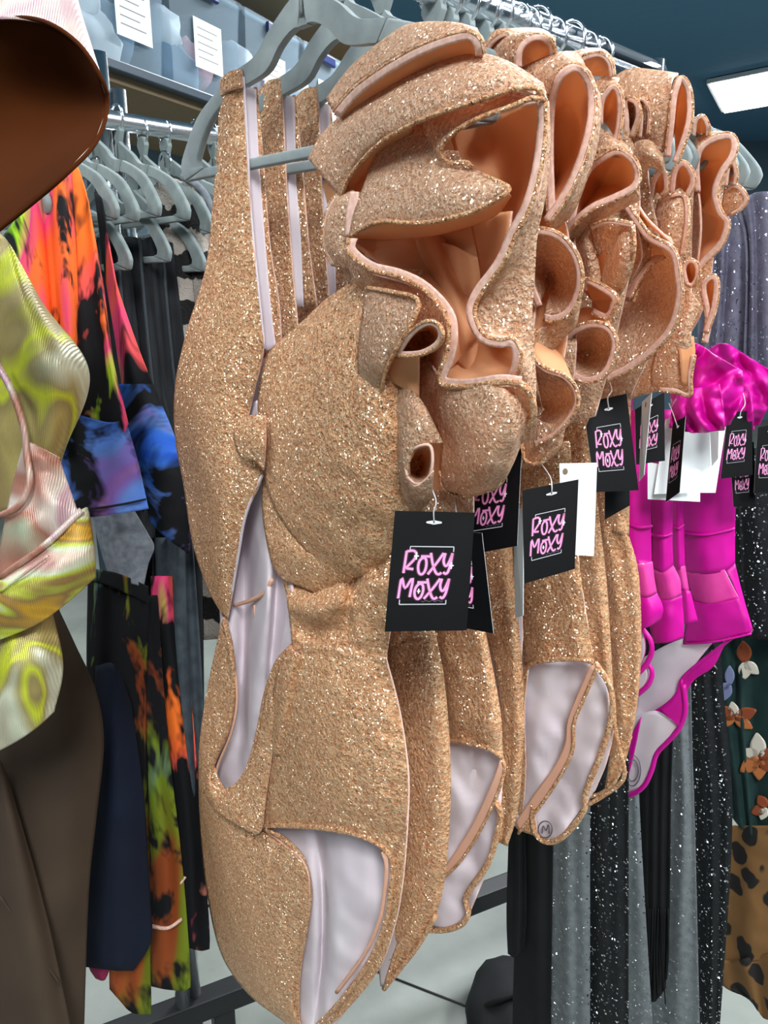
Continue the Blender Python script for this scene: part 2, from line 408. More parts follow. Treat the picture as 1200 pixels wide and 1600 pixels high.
# ceiling light panels out of view, the last one added for the bins
for i, (x, y, pw) in enumerate(PANELS):
    seen = False
    t = thing('ceiling_light', (x, y, CEIL - 0.05), 'bright rectangular light panel in the dark blue ceiling' if seen else 'rectangular ceiling light panel assumed outside the view above the racks', 'ceiling light', None if seen else 'ceiling panels above the racks')
    v, f = box_vf((x - 0.3, y - 0.6, CEIL - 0.052), (x + 0.3, y + 0.6, CEIL - 0.046)); mesh_obj('diffuser', v, f, M['panel_emit'], t, False)
    for dx, dy, sx, sy in ((-0.31, 0, 0.01, 0.62), (0.31, 0, 0.01, 0.62), (0, -0.61, 0.32, 0.01), (0, 0.61, 0.32, 0.01)):
        v, f = box_vf((x + dx - sx, y + dy - sy, CEIL - 0.05), (x + dx + sx, y + dy + sy, CEIL)); mesh_obj('frame', v, f, M['white_metal'], t, False)

pa, pb, pc = at_z(1110, 134, CEIL - .05), at_z(1132, 177, CEIL - .05), at_z(1300, 96, CEIL - .05)
t = thing('ceiling_light', pa, 'bright rectangular light panel in the dark blue ceiling at the upper right', 'ceiling light')
obox('diffuser', pa, pc - pa, pb - pa, UPZ * 0.012, M['panel_emit'], t)
e1_, e2_ = (pc - pa).normalized() * .03, (pb - pa).normalized() * .03
obox('frame', pa - e1_ - e2_ + UPZ * .012, pc - pa + e1_ * 2, pb - pa + e2_ * 2, UPZ * 0.03, M['white_metal'], t)
# ------------------------------------------------------------------ storage shelf with clear bins, behind the racks
sA = W(140, 96, 1.62); zs = sA.z
sB = at_z(345, 168, zs) if False else None
def on_z(px, py, z): return at_z(px, py, z)
e0 = on_z(168, 108, zs); e1 = on_z(345, 170, zs)
if (e1 - e0).length > 3 or e1.y < 0: e1 = e0 + R
sdir = (e1 - e0).normalized(); sback = Vector((-sdir.y, sdir.x, 0))
if sback.y < 0: sback = -sback
unit = thing('storage_shelf', Vector((e0.x, e0.y, 0)), 'blue-grey steel shelving unit with brown boards behind the left rack', 'shelf')
s0 = e0 - sdir * 0.25
obox('beam', s0 + UPZ * 0.005, sdir * 2.6, sback * 0.03, UPZ * 0.022, M['steel_blue'], unit, 0.003)
obox('shelf_board', s0 + UPZ * -0.012 + sback * 0.03, sdir * 2.6, sback * 0.5, UPZ * 0.03, M['board'], unit)
obox('beam', s0 + UPZ * 0.42, sdir * 2.6, sback * 0.03, UPZ * 0.05, M['steel_blue'], unit, 0.003)
obox('shelf_board', s0 + UPZ * 0.41 + sback * 0.03, sdir * 2.6, sback * 0.5, UPZ * 0.03, M['board'], unit)
for s in (0.10, 2.5):
    po = obox('upright', s0 + sdir * s - sback * 0.012 - UPZ * zs, sdir * 0.045, sback * 0.04, UPZ * (zs + 0.6), M['steel_blue'], unit, 0.002)
    for q in range(7):
        c = s0 + sdir * (s + 0.022) - sback * 0.0125 + UPZ * (0.02 + 0.05 * q)
        obox('slot', c - sdir * 0.005, sdir * 0.010, sback * 0.002, UPZ * 0.024, M['black_metal'], po)
obox('back_panel', s0 + sback * 0.55 - UPZ * 0.3, sdir * 2.6, sback * 0.02, UPZ * 1.2, M['wall'], unit)
def blob(name, c, ax, mat, parent, seed, nlat=10, nlon=16):
    verts = []; faces = []
    for i in range(nlat + 1):
        a = math.pi * i / nlat
        for j in range(nlon):
            b = 2 * math.pi * j / nlon
            d = Vector((math.sin(a) * math.cos(b), math.sin(a) * math.sin(b), math.cos(a)))
            rr = 1 + 0.35 * noise.noise(d * 1.6 + Vector((seed, 0, 0))) + 0.12 * noise.noise(d * 5 + Vector((0, seed, 0)))
            verts.append(c + sdir * (d.x * ax[0] * rr) + sback * (d.y * ax[1] * rr) + UPZ * (d.z * ax[2] * rr))
    for i in range(nlat):
        for j in range(nlon):
            faces.append((i * nlon + j, i * nlon + (j + 1) % nlon, (i + 1) * nlon + (j + 1) % nlon, (i + 1) * nlon + j))
    return mesh_obj(name, verts, faces, mat, parent)
M['cloth_white'] = cloth('white_cloth', S(232, 236, 238)); M['cloth_blue'] = cloth('slate_blue_cloth', S(120, 146, 168))
M['cloth_pink'] = cloth('dusty_pink_cloth', S(190, 150, 160)); M['paper'] = plain('paper_label', S(228, 230, 222), 0.7); M['ink'] = plain('grey_pen_line', S(130, 132, 136), 0.7)
BINS = [(0.01, 0.25, 'clear plastic bin of white cloth with tilted paper label, leftmost on shelf', ('cloth_white', 'cloth_blue')),
        (0.28, 0.30, 'clear plastic bin with blue latch and taped paper label, second from left', ('cloth_blue', 'cloth_pink')),
        (0.61, 0.30, 'clear plastic bin with blue latch and pinkish contents behind the front grey hanger', ('cloth_pink', 'cloth_white')),
        (0.94, 0.30, 'clear plastic bin seen between the arms of the grey hangers', ('cloth_white', 'cloth_blue'))]
for bi, (s, w, lab, cts) in enumerate(BINS):
    b0 = s0 + sdir * (0.25 + s) + sback * 0.04 + UPZ * 0.02
    bh = 0.27
    t = thing('storage_bin', b0, lab, 'storage bin', 'clear bins on the shelf')
    # open shell, slightly tapered
    tp = 0.015
    lo = [b0 + sdir * tp + sback * tp, b0 + sdir * (w - tp) + sback * tp, b0 + sdir * (w - tp) + sback * (0.36 - tp), b0 + sdir * tp + sback * (0.36 - tp)]
    hi = [b0 + UPZ * bh, b0 + sdir * w + UPZ * bh, b0 + sdir * w + sback * 0.36 + UPZ * bh, b0 + sback * 0.36 + UPZ * bh]
    o = mesh_obj('tub', lo + hi, [(0, 3, 2, 1), (0, 1, 5, 4), (1, 2, 6, 5), (2, 3, 7, 6), (3, 0, 4, 7)], M['bin'], t, False); solid(o, 0.003)
    rim = obox('rim', b0 - sdir * 0.006 - sback * 0.006 + UPZ * (bh - 0.012), sdir * (w + 0.012), sback * 0.012, UPZ * 0.02, M['bin'], t, 0.003)
    obox('lid', b0 - sdir * 0.006 + sback * 0.008 + UPZ * bh, sdir * (w + 0.012), sback * 0.36, UPZ * 0.014, M['bin'], t, 0.004)
    la = obox('latch', b0 + sdir * (w * 0.5 - 0.05) - sback * 0.016 + UPZ * (bh - 0.03), sdir * 0.09, sback * 0.014, UPZ * 0.03, M['blue_plastic'], t, 0.005)
    pl = obox('paper_label', b0 + sdir * (w * 0.30) - sback * 0.001 + UPZ * 0.075, sdir * 0.12, sback * 0.001, UPZ * 0.115, M['paper'], t)
    for q in range(5):
        obox('pen_line', b0 + sdir * (w * 0.30 + 0.015) - sback * 0.0016 + UPZ * (0.168 - 0.017 * q), sdir * (0.085 - 0.02 * (q % 2)), sback * 0.0005, UPZ * 0.0022, M['ink'], pl)
    blob('contents', b0 + sdir * (w * 0.35) + sback * 0.11 + UPZ * 0.08, (w * 0.36, 0.08, 0.065), M[cts[0]], t, bi * 3.1)
    blob('contents', b0 + sdir * (w * 0.25) + sback * 0.10 + UPZ * 0.16, (w * 0.18, 0.06, 0.06), M['cloth_white'], t, bi * 2.7 + 3)
    blob('contents', b0 + sdir * (w * 0.65) + sback * 0.13 + UPZ * 0.10, (w * 0.24, 0.08, 0.08), M[cts[1]], t, bi * 3.1 + 7)

# ------------------------------------------------------------------ garment racks
RA = W(560, -65, dep(560, -65, 0.05))                  # a point on the near rail
rackA = thing('garment_rack', Vector((RA.x, RA.y, 0)), 'chrome garment rack whose rail carries the gold swimsuits', 'garment rack')
tube('rail', [RA - R * 0.30, RA + R * 0.44], 0.0125, M['chrome'], rackA, None, 16)
tube('upright_pole', [RA + R * 0.43 - UPZ * RA.z, RA + R * 0.43 + UPZ * 0.012], 0.0125, M['chrome'], rackA, None, 16)
ba, bb = at_z(335, 1592, 0.14), at_z(800, 1408, 0.14); bd = (bb - ba).normalized()
obox('base_bar', ba - bd * 0.3, bd * 3.0, Vector((-bd.y, bd.x, 0)) * 0.04, UPZ * 0.045, M['black_metal'], rackA, 0.004)
for s in (0.0, 2.5):
    obox('base_foot', ba + bd * s - UPZ * 0.14, bd * 0.04, Vector((-bd.y, bd.x, 0)) * 0.04, UPZ * 0.14, M['black_metal'], rackA, 0.004)
RC = RA - UPZ * 0.16
rackC = thing('garment_rack', Vector((RC.x, RC.y, 0)) + R * 0.45, 'lower chrome rail behind the gold ruffles, carrying magenta swimsuits and long dresses', 'garment rack')
tube('rail', [RC + R * 0.445, RC + R * 1.9], 0.0125, M['chrome'], rackC, None, 16)
tube('upright_pole', [RC + R * 1.9 - UPZ * RC.z, RC + R * 1.9 + UPZ * 0.03], 0.0125, M['chrome'], rackC, None, 16)
pB = W(150, 82, 0.99)
rackB = thing('garment_rack', Vector((pB.x, pB.y, 0)), 'chrome pole rack on the left, carrying the tie-dye clothes', 'garment rack')
tube('upright_pole', [Vector((pB.x, pB.y, 0)), pB], 0.0135, M['chrome'], rackB, None, 20)
p2 = W(183, 140, 1.02)
tube('upright_pole', [Vector((p2.x, p2.y, 0)), p2], 0.011, M['chrome_dull'], rackB, None, 20)
RB = W(200, 192, 1.02)
tube('rail', [RB - R * 0.30, RB + R * 1.3], 0.012, M['chrome_dull'], rackB, None, 14)

# ------------------------------------------------------------------ hanger: built once in the hanger plane, then copied along the rails
HT = ('t', 0.0)
def hanger_local():
    """outline strips (upper edge, lower edge) of the front hanger; x across (H), z up, relative to the rail"""
    return None
def hp(px, py): return P((px, py), HT)
RA0 = RA - R * 0.05
def loc(p):                                            # world -> (across, up) about the rail
    d = p - RA0; return (d.dot(-H), d.z)               # + = towards the ruffle side
arm_up = [loc(hp(*q)) for q in ((372, 112), (403, 88), (424, 50), (448, 14), (466, -12))]
arm_lo = [loc(hp(*q)) for q in ((384, 136), (420, 112), (440, 74), (462, 47), (486, 38))]
end_up = [loc(hp(*q)) for q in ((372, 112), (345, 140), (314, 180), (296, 224), (286, 262), (293, 284))]
end_lo = [loc(hp(*q)) for q in ((384, 136), (356, 160), (332, 192), (318, 228), (312, 258), (325, 262))]
bar_up = [loc(hp(*q)) for q in ((325, 262), (500, 251), (690, 238))]
bar_lo = [loc(hp(*q)) for q in ((296, 284), (500, 275), (690, 262))]
cz = arm_up[-1][1]
def make_hanger(mat, label, at, rotz=0.0, group=None, scale=1.0):
    o = thing('clothes_hanger', at, label, 'hanger', group)
    o.rotation_euler.z = rotz
    ax = -H
    def strip(name, a, b, th=0.006, n=20):
        a3 = cr([Vector((x, 0, z)) for x, z in a], n); b3 = cr([Vector((x, 0, z)) for x, z in b], n)
        verts = []
        for p, q in zip(a3, b3):
            for s in (-1, 1):
                verts += [at + ax * p.x + UPZ * p.z + R * (s * th / 2), at + ax * q.x + UPZ * q.z + R * (s * th / 2)]
        faces = []
        for i in range(n - 1):
            A = 4 * i; B = A + 4
            faces += [(A, B, B + 1, A + 1), (A + 2, A + 3, B + 3, B + 2), (A, A + 2, B + 2, B), (A + 1, B + 1, B + 3, A + 3)]
        faces += [(0, 1, 3, 2), (4 * n - 4, 4 * n - 2, 4 * n - 1, 4 * n - 3)]
        ob = mesh_obj(name, verts, faces, mat, o, False)
        m = ob.modifiers.new('bevel', 'BEVEL'); m.width = 0.0018; m.segments = 3; m.limit_method = 'ANGLE'
        for pl in ob.data.polygons: pl.use_smooth = True
        return ob
    mir = lambda pts: [(-x, z) for x, z in pts]
    w = abs(end_up[4][0])
    for sg in (1, -1):
        g = (lambda q: q) if sg == 1 else mir
        au = g(arm_up) + [(0, cz + 0.012)]; al = g(arm_lo) + [(0, arm_lo[-1][1] + 0.006)]
        strip('shoulder_arm', au, al); strip('end_loop', g(end_up), g(end_lo))
    strip('trouser_bar', [(end_lo[-1][0] * 1.02, bar_up[0][1]), (0, bar_up[0][1]), (-end_lo[-1][0] * 1.02, bar_up[0][1])],
          [(end_up[-1][0], bar_lo[0][1]), (0, bar_lo[0][1]), (-end_up[-1][0], bar_lo[0][1])])
    top = cz + 0.010
    nub = [(0.011 * math.cos(a), top + 0.004 + 0.012 * math.sin(a)) for a in [math.pi * k / 8 for k in range(9)]]
    strip('neck_nub', nub, [(x * 0.3, top - 0.01) for x, z in nub], 0.007, 10)
    hk = [Vector((0, 0, top + 0.01)), Vector((0, 0, -0.035))]
    rr = 0.0165
    for k in range(0, 11):
        a = math.radians(-100 + 26 * k)
        hk.append(Vector((-rr * math.sin(a) * 1.0 - 0.0, 0, -0.001 + rr * math.cos(a) * 1.0)) if False else Vector((rr * math.sin(math.radians(150 - 28 * k)), 0, rr * math.cos(math.radians(150 - 28 * k)))))
    pts = [at + ax * q.x + UPZ * q.z for q in hk]
    tube('hook', pts, 0.0016, M['chrome'], o, 40, 8)
    return o
def dup(root, loc_, label=None, group=None, rotz=None):
    r = root.copy(); COL.objects.link(r); r.location = loc_
    if label: r['label'] = label
    if group: r['group'] = group
    if rotz is not None: r.rotation_euler.z = rotz
    for ch in list(root.children):
        c = ch.copy(); COL.objects.link(c); c.parent = r
        for g in ch.children:
            d = g.copy(); COL.objects.link(d); d.parent = c
    return r
TS = [0.0, 0.037, 0.074, 0.13, 0.21, 0.265, 0.32]
hg = make_hanger(M['velvet'], 'grey velvet hanger nearest the viewer, carrying the front gold swimsuit', RA0, 0, 'grey hangers of the gold swimsuits')
ords = ['second', 'third', 'fourth', 'fifth', 'sixth', 'seventh']
for k, t in enumerate(TS[1:]):
    dup(hg, RA0 + R * t, 'grey velvet hanger carrying the %s gold swimsuit from the front' % ords[k], None, random.uniform(-0.02, 0.02))
for k, t in enumerate((0.145, 0.165, 0.19, 0.235, 0.25, 0.29, 0.345, 0.37)):
    dup(hg, RA0 + R * t + UPZ * -.004, 'spare grey hanger whose chrome hook shows above the gold ruffles', 'spare hangers among the gold swimsuits', random.uniform(-0.02, 0.02))
hb = make_hanger(M['velvet_dark'], 'first grey hanger end loop counted from the left edge on the left rail', RB - R * 0.185, 0, 'grey hangers on the left rail')
for k in range(1, 8):
    dup(hb, RB + R * (-0.185 + 0.034 * k) + UPZ * random.uniform(-.012, .006), '%s grey hanger end loop counted from the left edge on the left rail' % (['second', 'third', 'fourth', 'fifth', 'sixth', 'seventh', 'eighth'][k - 1]), None, random.uniform(-0.05, 0.05))
for k in range(5):
    dup(hb, RB + R * (-0.15 + 0.05 * k) - UPZ * (0.045 + .01 * (k % 2)) , 'lower grey hanger loop tucked under the other left hangers', 'lower hangers on the left rail', random.uniform(-0.04, 0.04))
for k in range(26):
    dup(hb, RB + R * (0.10 + 0.030 * k), 'grey hanger with chrome hook far along the left rail', 'far hangers on the left rail', random.uniform(-0.06, 0.06))

# ================================================================== gold swimsuits
G3 = [M['gold'], M['lining'], M['serge']]              # shell: glitter outside, pale lining inside
GR = [M['gold_ruffle'], M['gold_in'], M['serge']]             # ruffle: glitter outside, peach inside
GI = [M['gold_in'], M['gold_ruffle'], M['serge']]             # ruffle seen from its peach inside
LN = [M['lining'], M['gold'], M['serge']]              # shell seen from inside
class Suit:
    def __init__(s, t, label, base_px, mats=None):
        s.b = ('t', t); s.t = t
        s.o = thing('gold_swimsuit', P(base_px, s.b), label, 'swimsuit', 'gold ruffled swimsuits on the near rail')
    def pat(s, name, cols, mats, **k): return patch(name, cols, s.b, mats, s.o, **k)
    def hem(s, pts, r=0.0016, lift=0.0012, mat=None, name='hem', parent=None): return cord(name, pts, s.b, r, mat or M['gold'], parent or s.o, None, lift)
    def edge(s, pts, w=11, side=1, r=0.0013, lift=0.0015, parent=None):
        """rolled gold edge plus the pink overlock band inside it"""
        par = parent or s.o
        cord('rolled_edge', pts, s.b, r, M['gold'], par, None, lift)
        q = []
        n = len(pts)
        for i, p in enumerate(pts):
            a = pts[max(i - 1, 0)]; c = pts[min(i + 1, n - 1)]
            dx, dy = c[0] - a[0], c[1] - a[1]; L = math.hypot(dx, dy) or 1
            q.append((p[0] - dy / L * w * side, p[1] + dx / L * w * side, (p[2] if len(p) > 2 else 0) + lift + 0.0004))
        e = [(p[0], p[1], (p[2] if len(p) > 2 else 0) + lift + 0.0008) for p in pts]
        return patch('overlock_band', [e, q], s.b, [M['serge'], M['gold'], M['serge']], par, nu=4, nv=max(20, 6 * n), th=0.0008)
    def horn(s, edge, apex, deep=0.035, mats=None, name='ruffle_fold', w=10, side=1, band=True, mid=0.55, nv=None, wr=0.0015):
        """opening of a fluted ruffle: the edge in front, the inside running back to its root"""
        ax, ay = apex[0], apex[1]
        ring = []
        for f, dz in ((0, 0), (0.3, 0.35), (mid, 0.7), (1.0, 1.0)):
            ring.append([(p[0] + (ax - p[0]) * f, p[1] + (ay - p[1]) * f, (p[2] if len(p) > 2 else 0) * (1 - f) - deep * dz) for p in edge])
        ring[-1] = [(ax + (p[0] - ax) * 0.06, ay + (p[1] - ay) * 0.06, -deep) for p in edge]
        o = patch(name, ring, s.b, mats or GI, s.o, nu=14, nv=nv or max(24, 6 * len(edge)), wr=wr, seed=ax * 0.01)
        if band: s.edge(edge, w, side, parent=o)
        return o
    def flap(s, cols, mats=None, edge=None, side=1, w=10, name='ruffle_fold', band=True, **k):
        k.setdefault('wr', 0.002); k.setdefault('nu', 20); k.setdefault('nv', 40)
        o = patch(name, cols, s.b, mats or GR, s.o, **k)
        if edge:
            if band: s.edge(edge, w, side, parent=o)
            else: cord('rolled_edge', edge, s.b, 0.0014, M['gold'], o, None, 0.001)
        return o

# ------------------------------------------------------------------ front swimsuit
A = Suit(0.0, 'front gold glitter swimsuit with open side cut-out and large shoulder ruffle', (500, 1640))
A.pat('strap', [[(345, 128), (342, 200, .003), (335, 300, .004), (322, 420, .004), (292, 520), (275, 600, -.01), (274, 680, -.012), (288, 760, -.01), (302, 850, -.008), (326, 920, -.006), (349, 962)],
                [(360, 112, .006), (362, 200, .010), (360, 300, .012), (358, 420, .018), (345, 520, .026), (335, 600, .03), (330, 680, .03), (335, 760, .03), (338, 850, .024), (345, 920, .012), (353, 965, .004)],
                [(378, 108, .005), (384, 200, .006), (390, 300, .008), (398, 400, .012), (408, 480, .014), (412, 545, .012), (398, 610, .010), (388, 660, .010), (398, 700, .014), (410, 745, .014), (386, 800, .014), (374, 860, .010), (364, 925, .006), (356, 968, .003)]],
      G3, nu=30, nv=90, wr=0.003, wsc=45)
A.pat('strap_loop', [[(345, 128, .003), (352, 118, .012), (378, 108, .006)], [(346, 150, .004), (358, 142, .013), (380, 136, .009)]], G3, nu=8, nv=14)
A.pat('strap_lining', [[(381, 132, -.004), (388, 250, -.004), (395, 380, -.004), (408, 500, -.004), (416, 548, -.002)], [(400, 140, -.012), (405, 250, -.014), (415, 380, -.014), (424, 480, -.012), (432, 545, -.008)]], LN, nu=8, nv=40)
A.pat('rear_strap', [[(396, 136, -.012), (402, 250, -.013), (410, 380, -.014), (420, 480, -.012), (430, 548, -.010)], [(402, 136, -.016), (412, 250, -.018), (422, 380, -.018), (436, 470, -.016), (440, 530, -.012)]], G3, nu=8, nv=40)
A.hem([(381, 120, .004), (388, 250, .005), (394, 350, .007), (404, 450, .012), (414, 545, .011)], 0.0009, 0.002, M['lining'], 'piping')
# pucker beside the cut-out
A.pat('side_pucker', [[(372, 655, 0.028), (366, 685, 0.034), (376, 712, 0.032), (388, 722, 0.028)], [(396, 648, 0.036), (392, 672, 0.042), (394, 698, 0.040), (398, 720, 0.034)], [(415, 650, 0.032), (416, 680, 0.036), (415, 705, 0.034), (412, 735, 0.030)]], G3, nu=14, nv=16, wr=.003, wsc=80)
A.pat('inner_side', [[(388, 632, -.004), (390, 650, -.004), (396, 662, -.004)], [(404, 625, -.002), (406, 645, -.002), (408, 660, -.002)]], LN, nu=5, nv=8)
# bust cup
A.pat('bust_cup', [[(508, 470, .0), (460, 515, .004), (420, 552, .004), (406, 600, .002), (404, 660, .004), (410, 720, .008), (428, 790, .012), (470, 850, .016), (520, 896, .010), (545, 903, .004)],
                   [(545, 445, .010), (510, 500, .022), (478, 560, .034), (462, 620, .044), (460, 680, .05), (470, 740, .05), (488, 800, .046), (520, 855, .034), (545, 892, .016), (552, 903, .006)],
                   [(580, 430, .012), (570, 500, .034), (555, 570, .052), (545, 630, .062), (540, 690, .066), (542, 740, .064), (550, 790, .056), (562, 840, .040), (565, 885, .020), (562, 900, .008)],
                   [(620, 420, .010), (620, 500, .030), (618, 570, .046), (615, 630, .052), (614, 690, .054), (612, 740, .05), (612, 785, .044), (612, 820, .032), (600, 862, .016), (575, 896, .008)],
                   [(660, 420, .004), (665, 500, .012), (665, 600, .016), (660, 700, .016), (650, 780, .014), (640, 820, .010), (615, 856, .006), (585, 892, .004)]],
      G3, nu=44, nv=70, wr=0.0035, wsc=50)
A.pat('bust_band', [[(412, 735, -0.004), (410, 790, 0.000), (418, 850, 0.002), (430, 890, -0.002), (446, 908, -0.006)],
                    [(430, 760, 0.002), (438, 810, 0.010), (452, 860, 0.014), (465, 895, 0.008), (470, 915, -0.004)],
                    [(455, 800, 0.002), (475, 845, 0.010), (500, 880, 0.014), (505, 908, 0.006), (500, 926, -0.006)],
                    [(500, 860, 0.000), (530, 885, 0.006), (550, 900, 0.004), (550, 908, -0.002), (545, 912, -0.008)]], G3, nu=26, nv=34, wr=.003, wsc=60)
# midriff
A.pat('midriff', [[(434, 880, -.012), (446, 920, -.012), (450, 945, .004), (454, 975, -.008), (458, 1012, .0)],
                  [(480, 890, -.012), (482, 920, -.010), (484, 950, .014), (486, 985, -.008), (488, 1014, .004)],
                  [(530, 880, -.012), (530, 915, .002), (528, 945, .022), (527, 980, .0), (525, 1016, .010)],
                  [(552, 870, -.012), (550, 915, -.006), (548, 945, .008), (548, 980, .004), (546, 1018, .010)],
                  [(580, 860, -.010), (576, 905, .016), (572, 945, .014), (566, 985, .012), (562, 1022, .010)],
                  [(640, 830, -.004), (628, 900, .004), (618, 945, .004), (610, 985, .004), (604, 1032, .0)]], G3, nu=44, nv=50, wr=.006, wsc=45)
A.pat('hip_fold', [[(452, 1014, .006), (434, 1050, .010), (424, 1110, .010), (420, 1180, .008)], [(464, 1020, .016), (450, 1060, .022), (442, 1115, .020), (434, 1180, .014)], [(476, 1028, .006), (468, 1075, .006), (458, 1125, .004), (444, 1185, .004)]], G3, nu=12, nv=30, wr=.002)
# hip panel
A.pat('hip_panel', [[(456, 1010, .0), (434, 1050, .004), (424, 1110, .004), (420, 1180, .004), (412, 1240, .004), (404, 1292, .002)],
                    [(472, 1012, .004), (462, 1060, .012), (456, 1120, .014), (452, 1190, .016), (448, 1250, .014), (440, 1291, .008)],
                    [(520, 1014, .010), (522, 1070, .024), (520, 1130, .030), (515, 1190, .032), (508, 1250, .028), (500, 1292, .018)],
                    [(570, 1022, .008), (580, 1080, .022), (585, 1140, .028), (585, 1200, .030), (578, 1260, .026), (565, 1306, .018)],
                    [(604, 1032, .0), (622, 1100, .006), (634, 1170, .010), (638, 1230, .010), (634, 1290, .008), (614, 1342, .006)]], G3, nu=44, nv=54, wr=.0035, wsc=55)
A.pat('hip_panel_side', [[(604, 1032, -.002), (622, 1100, .004), (634, 1170, .008), (639, 1230, .008), (635, 1320, .006), (628, 1390, .006), (616, 1450, .006), (592, 1515, .004), (545, 1575, .002), (505, 1612, .0)],
                         [(606, 1080, -.02), (615, 1150, -.01), (622, 1220, -.002), (624, 1290, .003), (616, 1345, .005), (608, 1400, .005), (602, 1440, .005), (578, 1500, .003), (535, 1560, .001), (495, 1600, .0)]], G3, nu=8, nv=60, wr=.002)
A.pat('waist_seam_fold', [[(456, 1010, .003), (490, 1002, .008), (540, 1010, .012), (604, 1028, .003)], [(456, 1016, .004), (490, 1014, .012), (540, 1022, .016), (606, 1040, .003)], [(452, 1024, .003), (490, 1024, .010), (540, 1032, .012), (608, 1050, .002)]], G3, nu=8, nv=40, wr=.002)
A.pat('rear_hip', [[(349, 965, .004), (330, 1050, .0), (316, 1130, -.004), (311, 1200, -.006), (314, 1300, -.006), (325, 1400, -.006), (346, 1490, -.006), (388, 1552, -.006), (442, 1594, -.004), (480, 1625, .0)],
                   [(352, 968, .006), (346, 1050, .008), (332, 1130, .012), (318, 1205, .012), (345, 1300, .022), (365, 1400, .026), (385, 1480, .024), (415, 1545, .018), (452, 1590, .010), (480, 1620, .002)],
                   [(354, 972, .006), (360, 1060, .010), (352, 1135, .014), (330, 1190, .016), (370, 1290, .026), (405, 1390, .032), (425, 1470, .030), (445, 1540, .022), (462, 1590, .012), (482, 1615, .002)],
                   [(355, 975, .004), (366, 1062, .008), (356, 1140, .014), (330, 1210, .016), (400, 1292, .010), (470, 1340, .016), (484, 1400, .016), (474, 1480, .012), (466, 1540, .008), (466, 1605, .002)]], G3, nu=36, nv=80, wr=.0035, wsc=50)
A.pat('opening_border', [[(330, 1205, .020), (332, 1226, .022), (352, 1236, .024), (376, 1222, .022), (396, 1180, .018), (410, 1120, .014), (420, 1070, .011), (440, 1030, .008), (456, 1012, .004)],
                         [(324, 1222, .026), (336, 1248, .034), (362, 1262, .036), (390, 1262, .032), (406, 1215, .022), (420, 1140, .016), (428, 1076, .012), (444, 1036, .008), (458, 1016, .004)],
                         [(318, 1236, .020), (340, 1268, .036), (376, 1292, .042), (406, 1302, .034), (416, 1245, .018), (428, 1160, .012), (436, 1086, .008), (448, 1042, .006), (460, 1020, .002)]], G3, nu=16, nv=60, wr=.003, wsc=60)
A.hem([(350, 968, .006), (360, 1010, .007), (365, 1070, .009), (357, 1135, .014), (334, 1190, .016), (330, 1215, .016), (342, 1234, .018), (365, 1231, .017), (388, 1200, .012), (405, 1140, .008), (416, 1085, .006), (434, 1035, .004), (456, 1010, .002)], 0.0028, 0.002)
A.hem([(353, 975, .004), (370, 1075, .006), (363, 1140, .012), (341, 1195, .014), (338, 1215, .014)], 0.0014, 0.002, M['lining_seam'], 'seam')
A.hem([(404, 1290, .004), (440, 1290, .010), (500, 1293, .020), (560, 1304, .020), (598, 1322, .012), (614, 1345, .008), (610, 1400, .008), (602, 1445, .008), (578, 1502, .006), (535, 1562, .004), (495, 1604, .002)], 0.0028, 0.001)
A.hem([(412, 1294, .004), (445, 1312, .006), (474, 1345, .010), (484, 1395, .012), (478, 1450, .012), (468, 1510, .010), (465, 1560, .008), (466, 1606, .004)], 0.0026, 0.001)
A.hem([(362, 930, .004), (372, 870, .008), (384, 805, .012), (410, 742, .012)], 0.0014, 0.002, M['lining'], 'piping')
# lining seen through the openings, and the back of the suit
A.pat('rear_lining', [[(352, 860, -.03), (346, 960, -.016), (342, 1040, -.012), (330, 1140, -.010), (318, 1240, -.012)],
                      [(384, 740, -.03), (374, 860, -.036), (362, 960, -.012), (358, 1080, .0), (352, 1240, -.012)],
                      [(392, 720, -.03), (388, 860, -.04), (384, 960, -.040), (380, 1080, -.026), (374, 1240, -.016)],
                      [(404, 720, -.02), (404, 850, -.020), (408, 930, -.006), (396, 1060, .006), (392, 1240, -.016)],
                      [(416, 710, -.018), (420, 850, -.010), (420, 945, .008), (412, 1060, .002), (402, 1240, -.016)],
                      [(425, 700, -.016), (434, 850, -.03), (432, 960, -.022), (426, 1060, -.016), (420, 1240, -.016)],
                      [(440, 700, -.01), (450, 850, -.01), (462, 960, -.004), (460, 1060, -.008), (440, 1240, -.012)]], LN, nu=50, nv=70, wr=.004, wsc=30)
A.hem([(366, 946, -.018), (392, 938, -.010), (415, 925, -.002), (425, 905, .0)], 0.0020, 0.002, M['lining_seam'], 'seam')
A.hem([(398, 945, -.016), (400, 985, -.014), (402, 1010, -.012)], 0.0016, 0.002, M['lining_seam'], 'seam')
A.pat('leg_lining', [[(410, 1280, -.02), (440, 1380, -.016), (450, 1480, -.010), (455, 1560, -.004), (462, 1625, .0)],
                     [(470, 1280, -.03), (486, 1380, -.010), (490, 1480, -.006), (486, 1560, -.010), (484, 1625, .0)],
                     [(495, 1282, -.04), (505, 1380, -.032), (505, 1480, -.030), (500, 1545, -.024), (492, 1625, -.004)],
                     [(520, 1285, -.016), (522, 1380, -.002), (524, 1470, .002), (515, 1545, -.002), (500, 1622, .0)],
                     [(562, 1290, -.024), (568, 1380, -.004), (560, 1460, -.008), (540, 1540, -.004), (508, 1620, .0)],
                     [(592, 1290, -.03), (596, 1380, -.018), (585, 1460, -.020), (560, 1525, -.012), (512, 1619, .0)],
                     [(625, 1290, -.008), (622, 1380, -.004), (606, 1460, -.004), (575, 1520, -.002), (515, 1618, .0)]], LN, nu=46, nv=64, wr=.006, wsc=24)
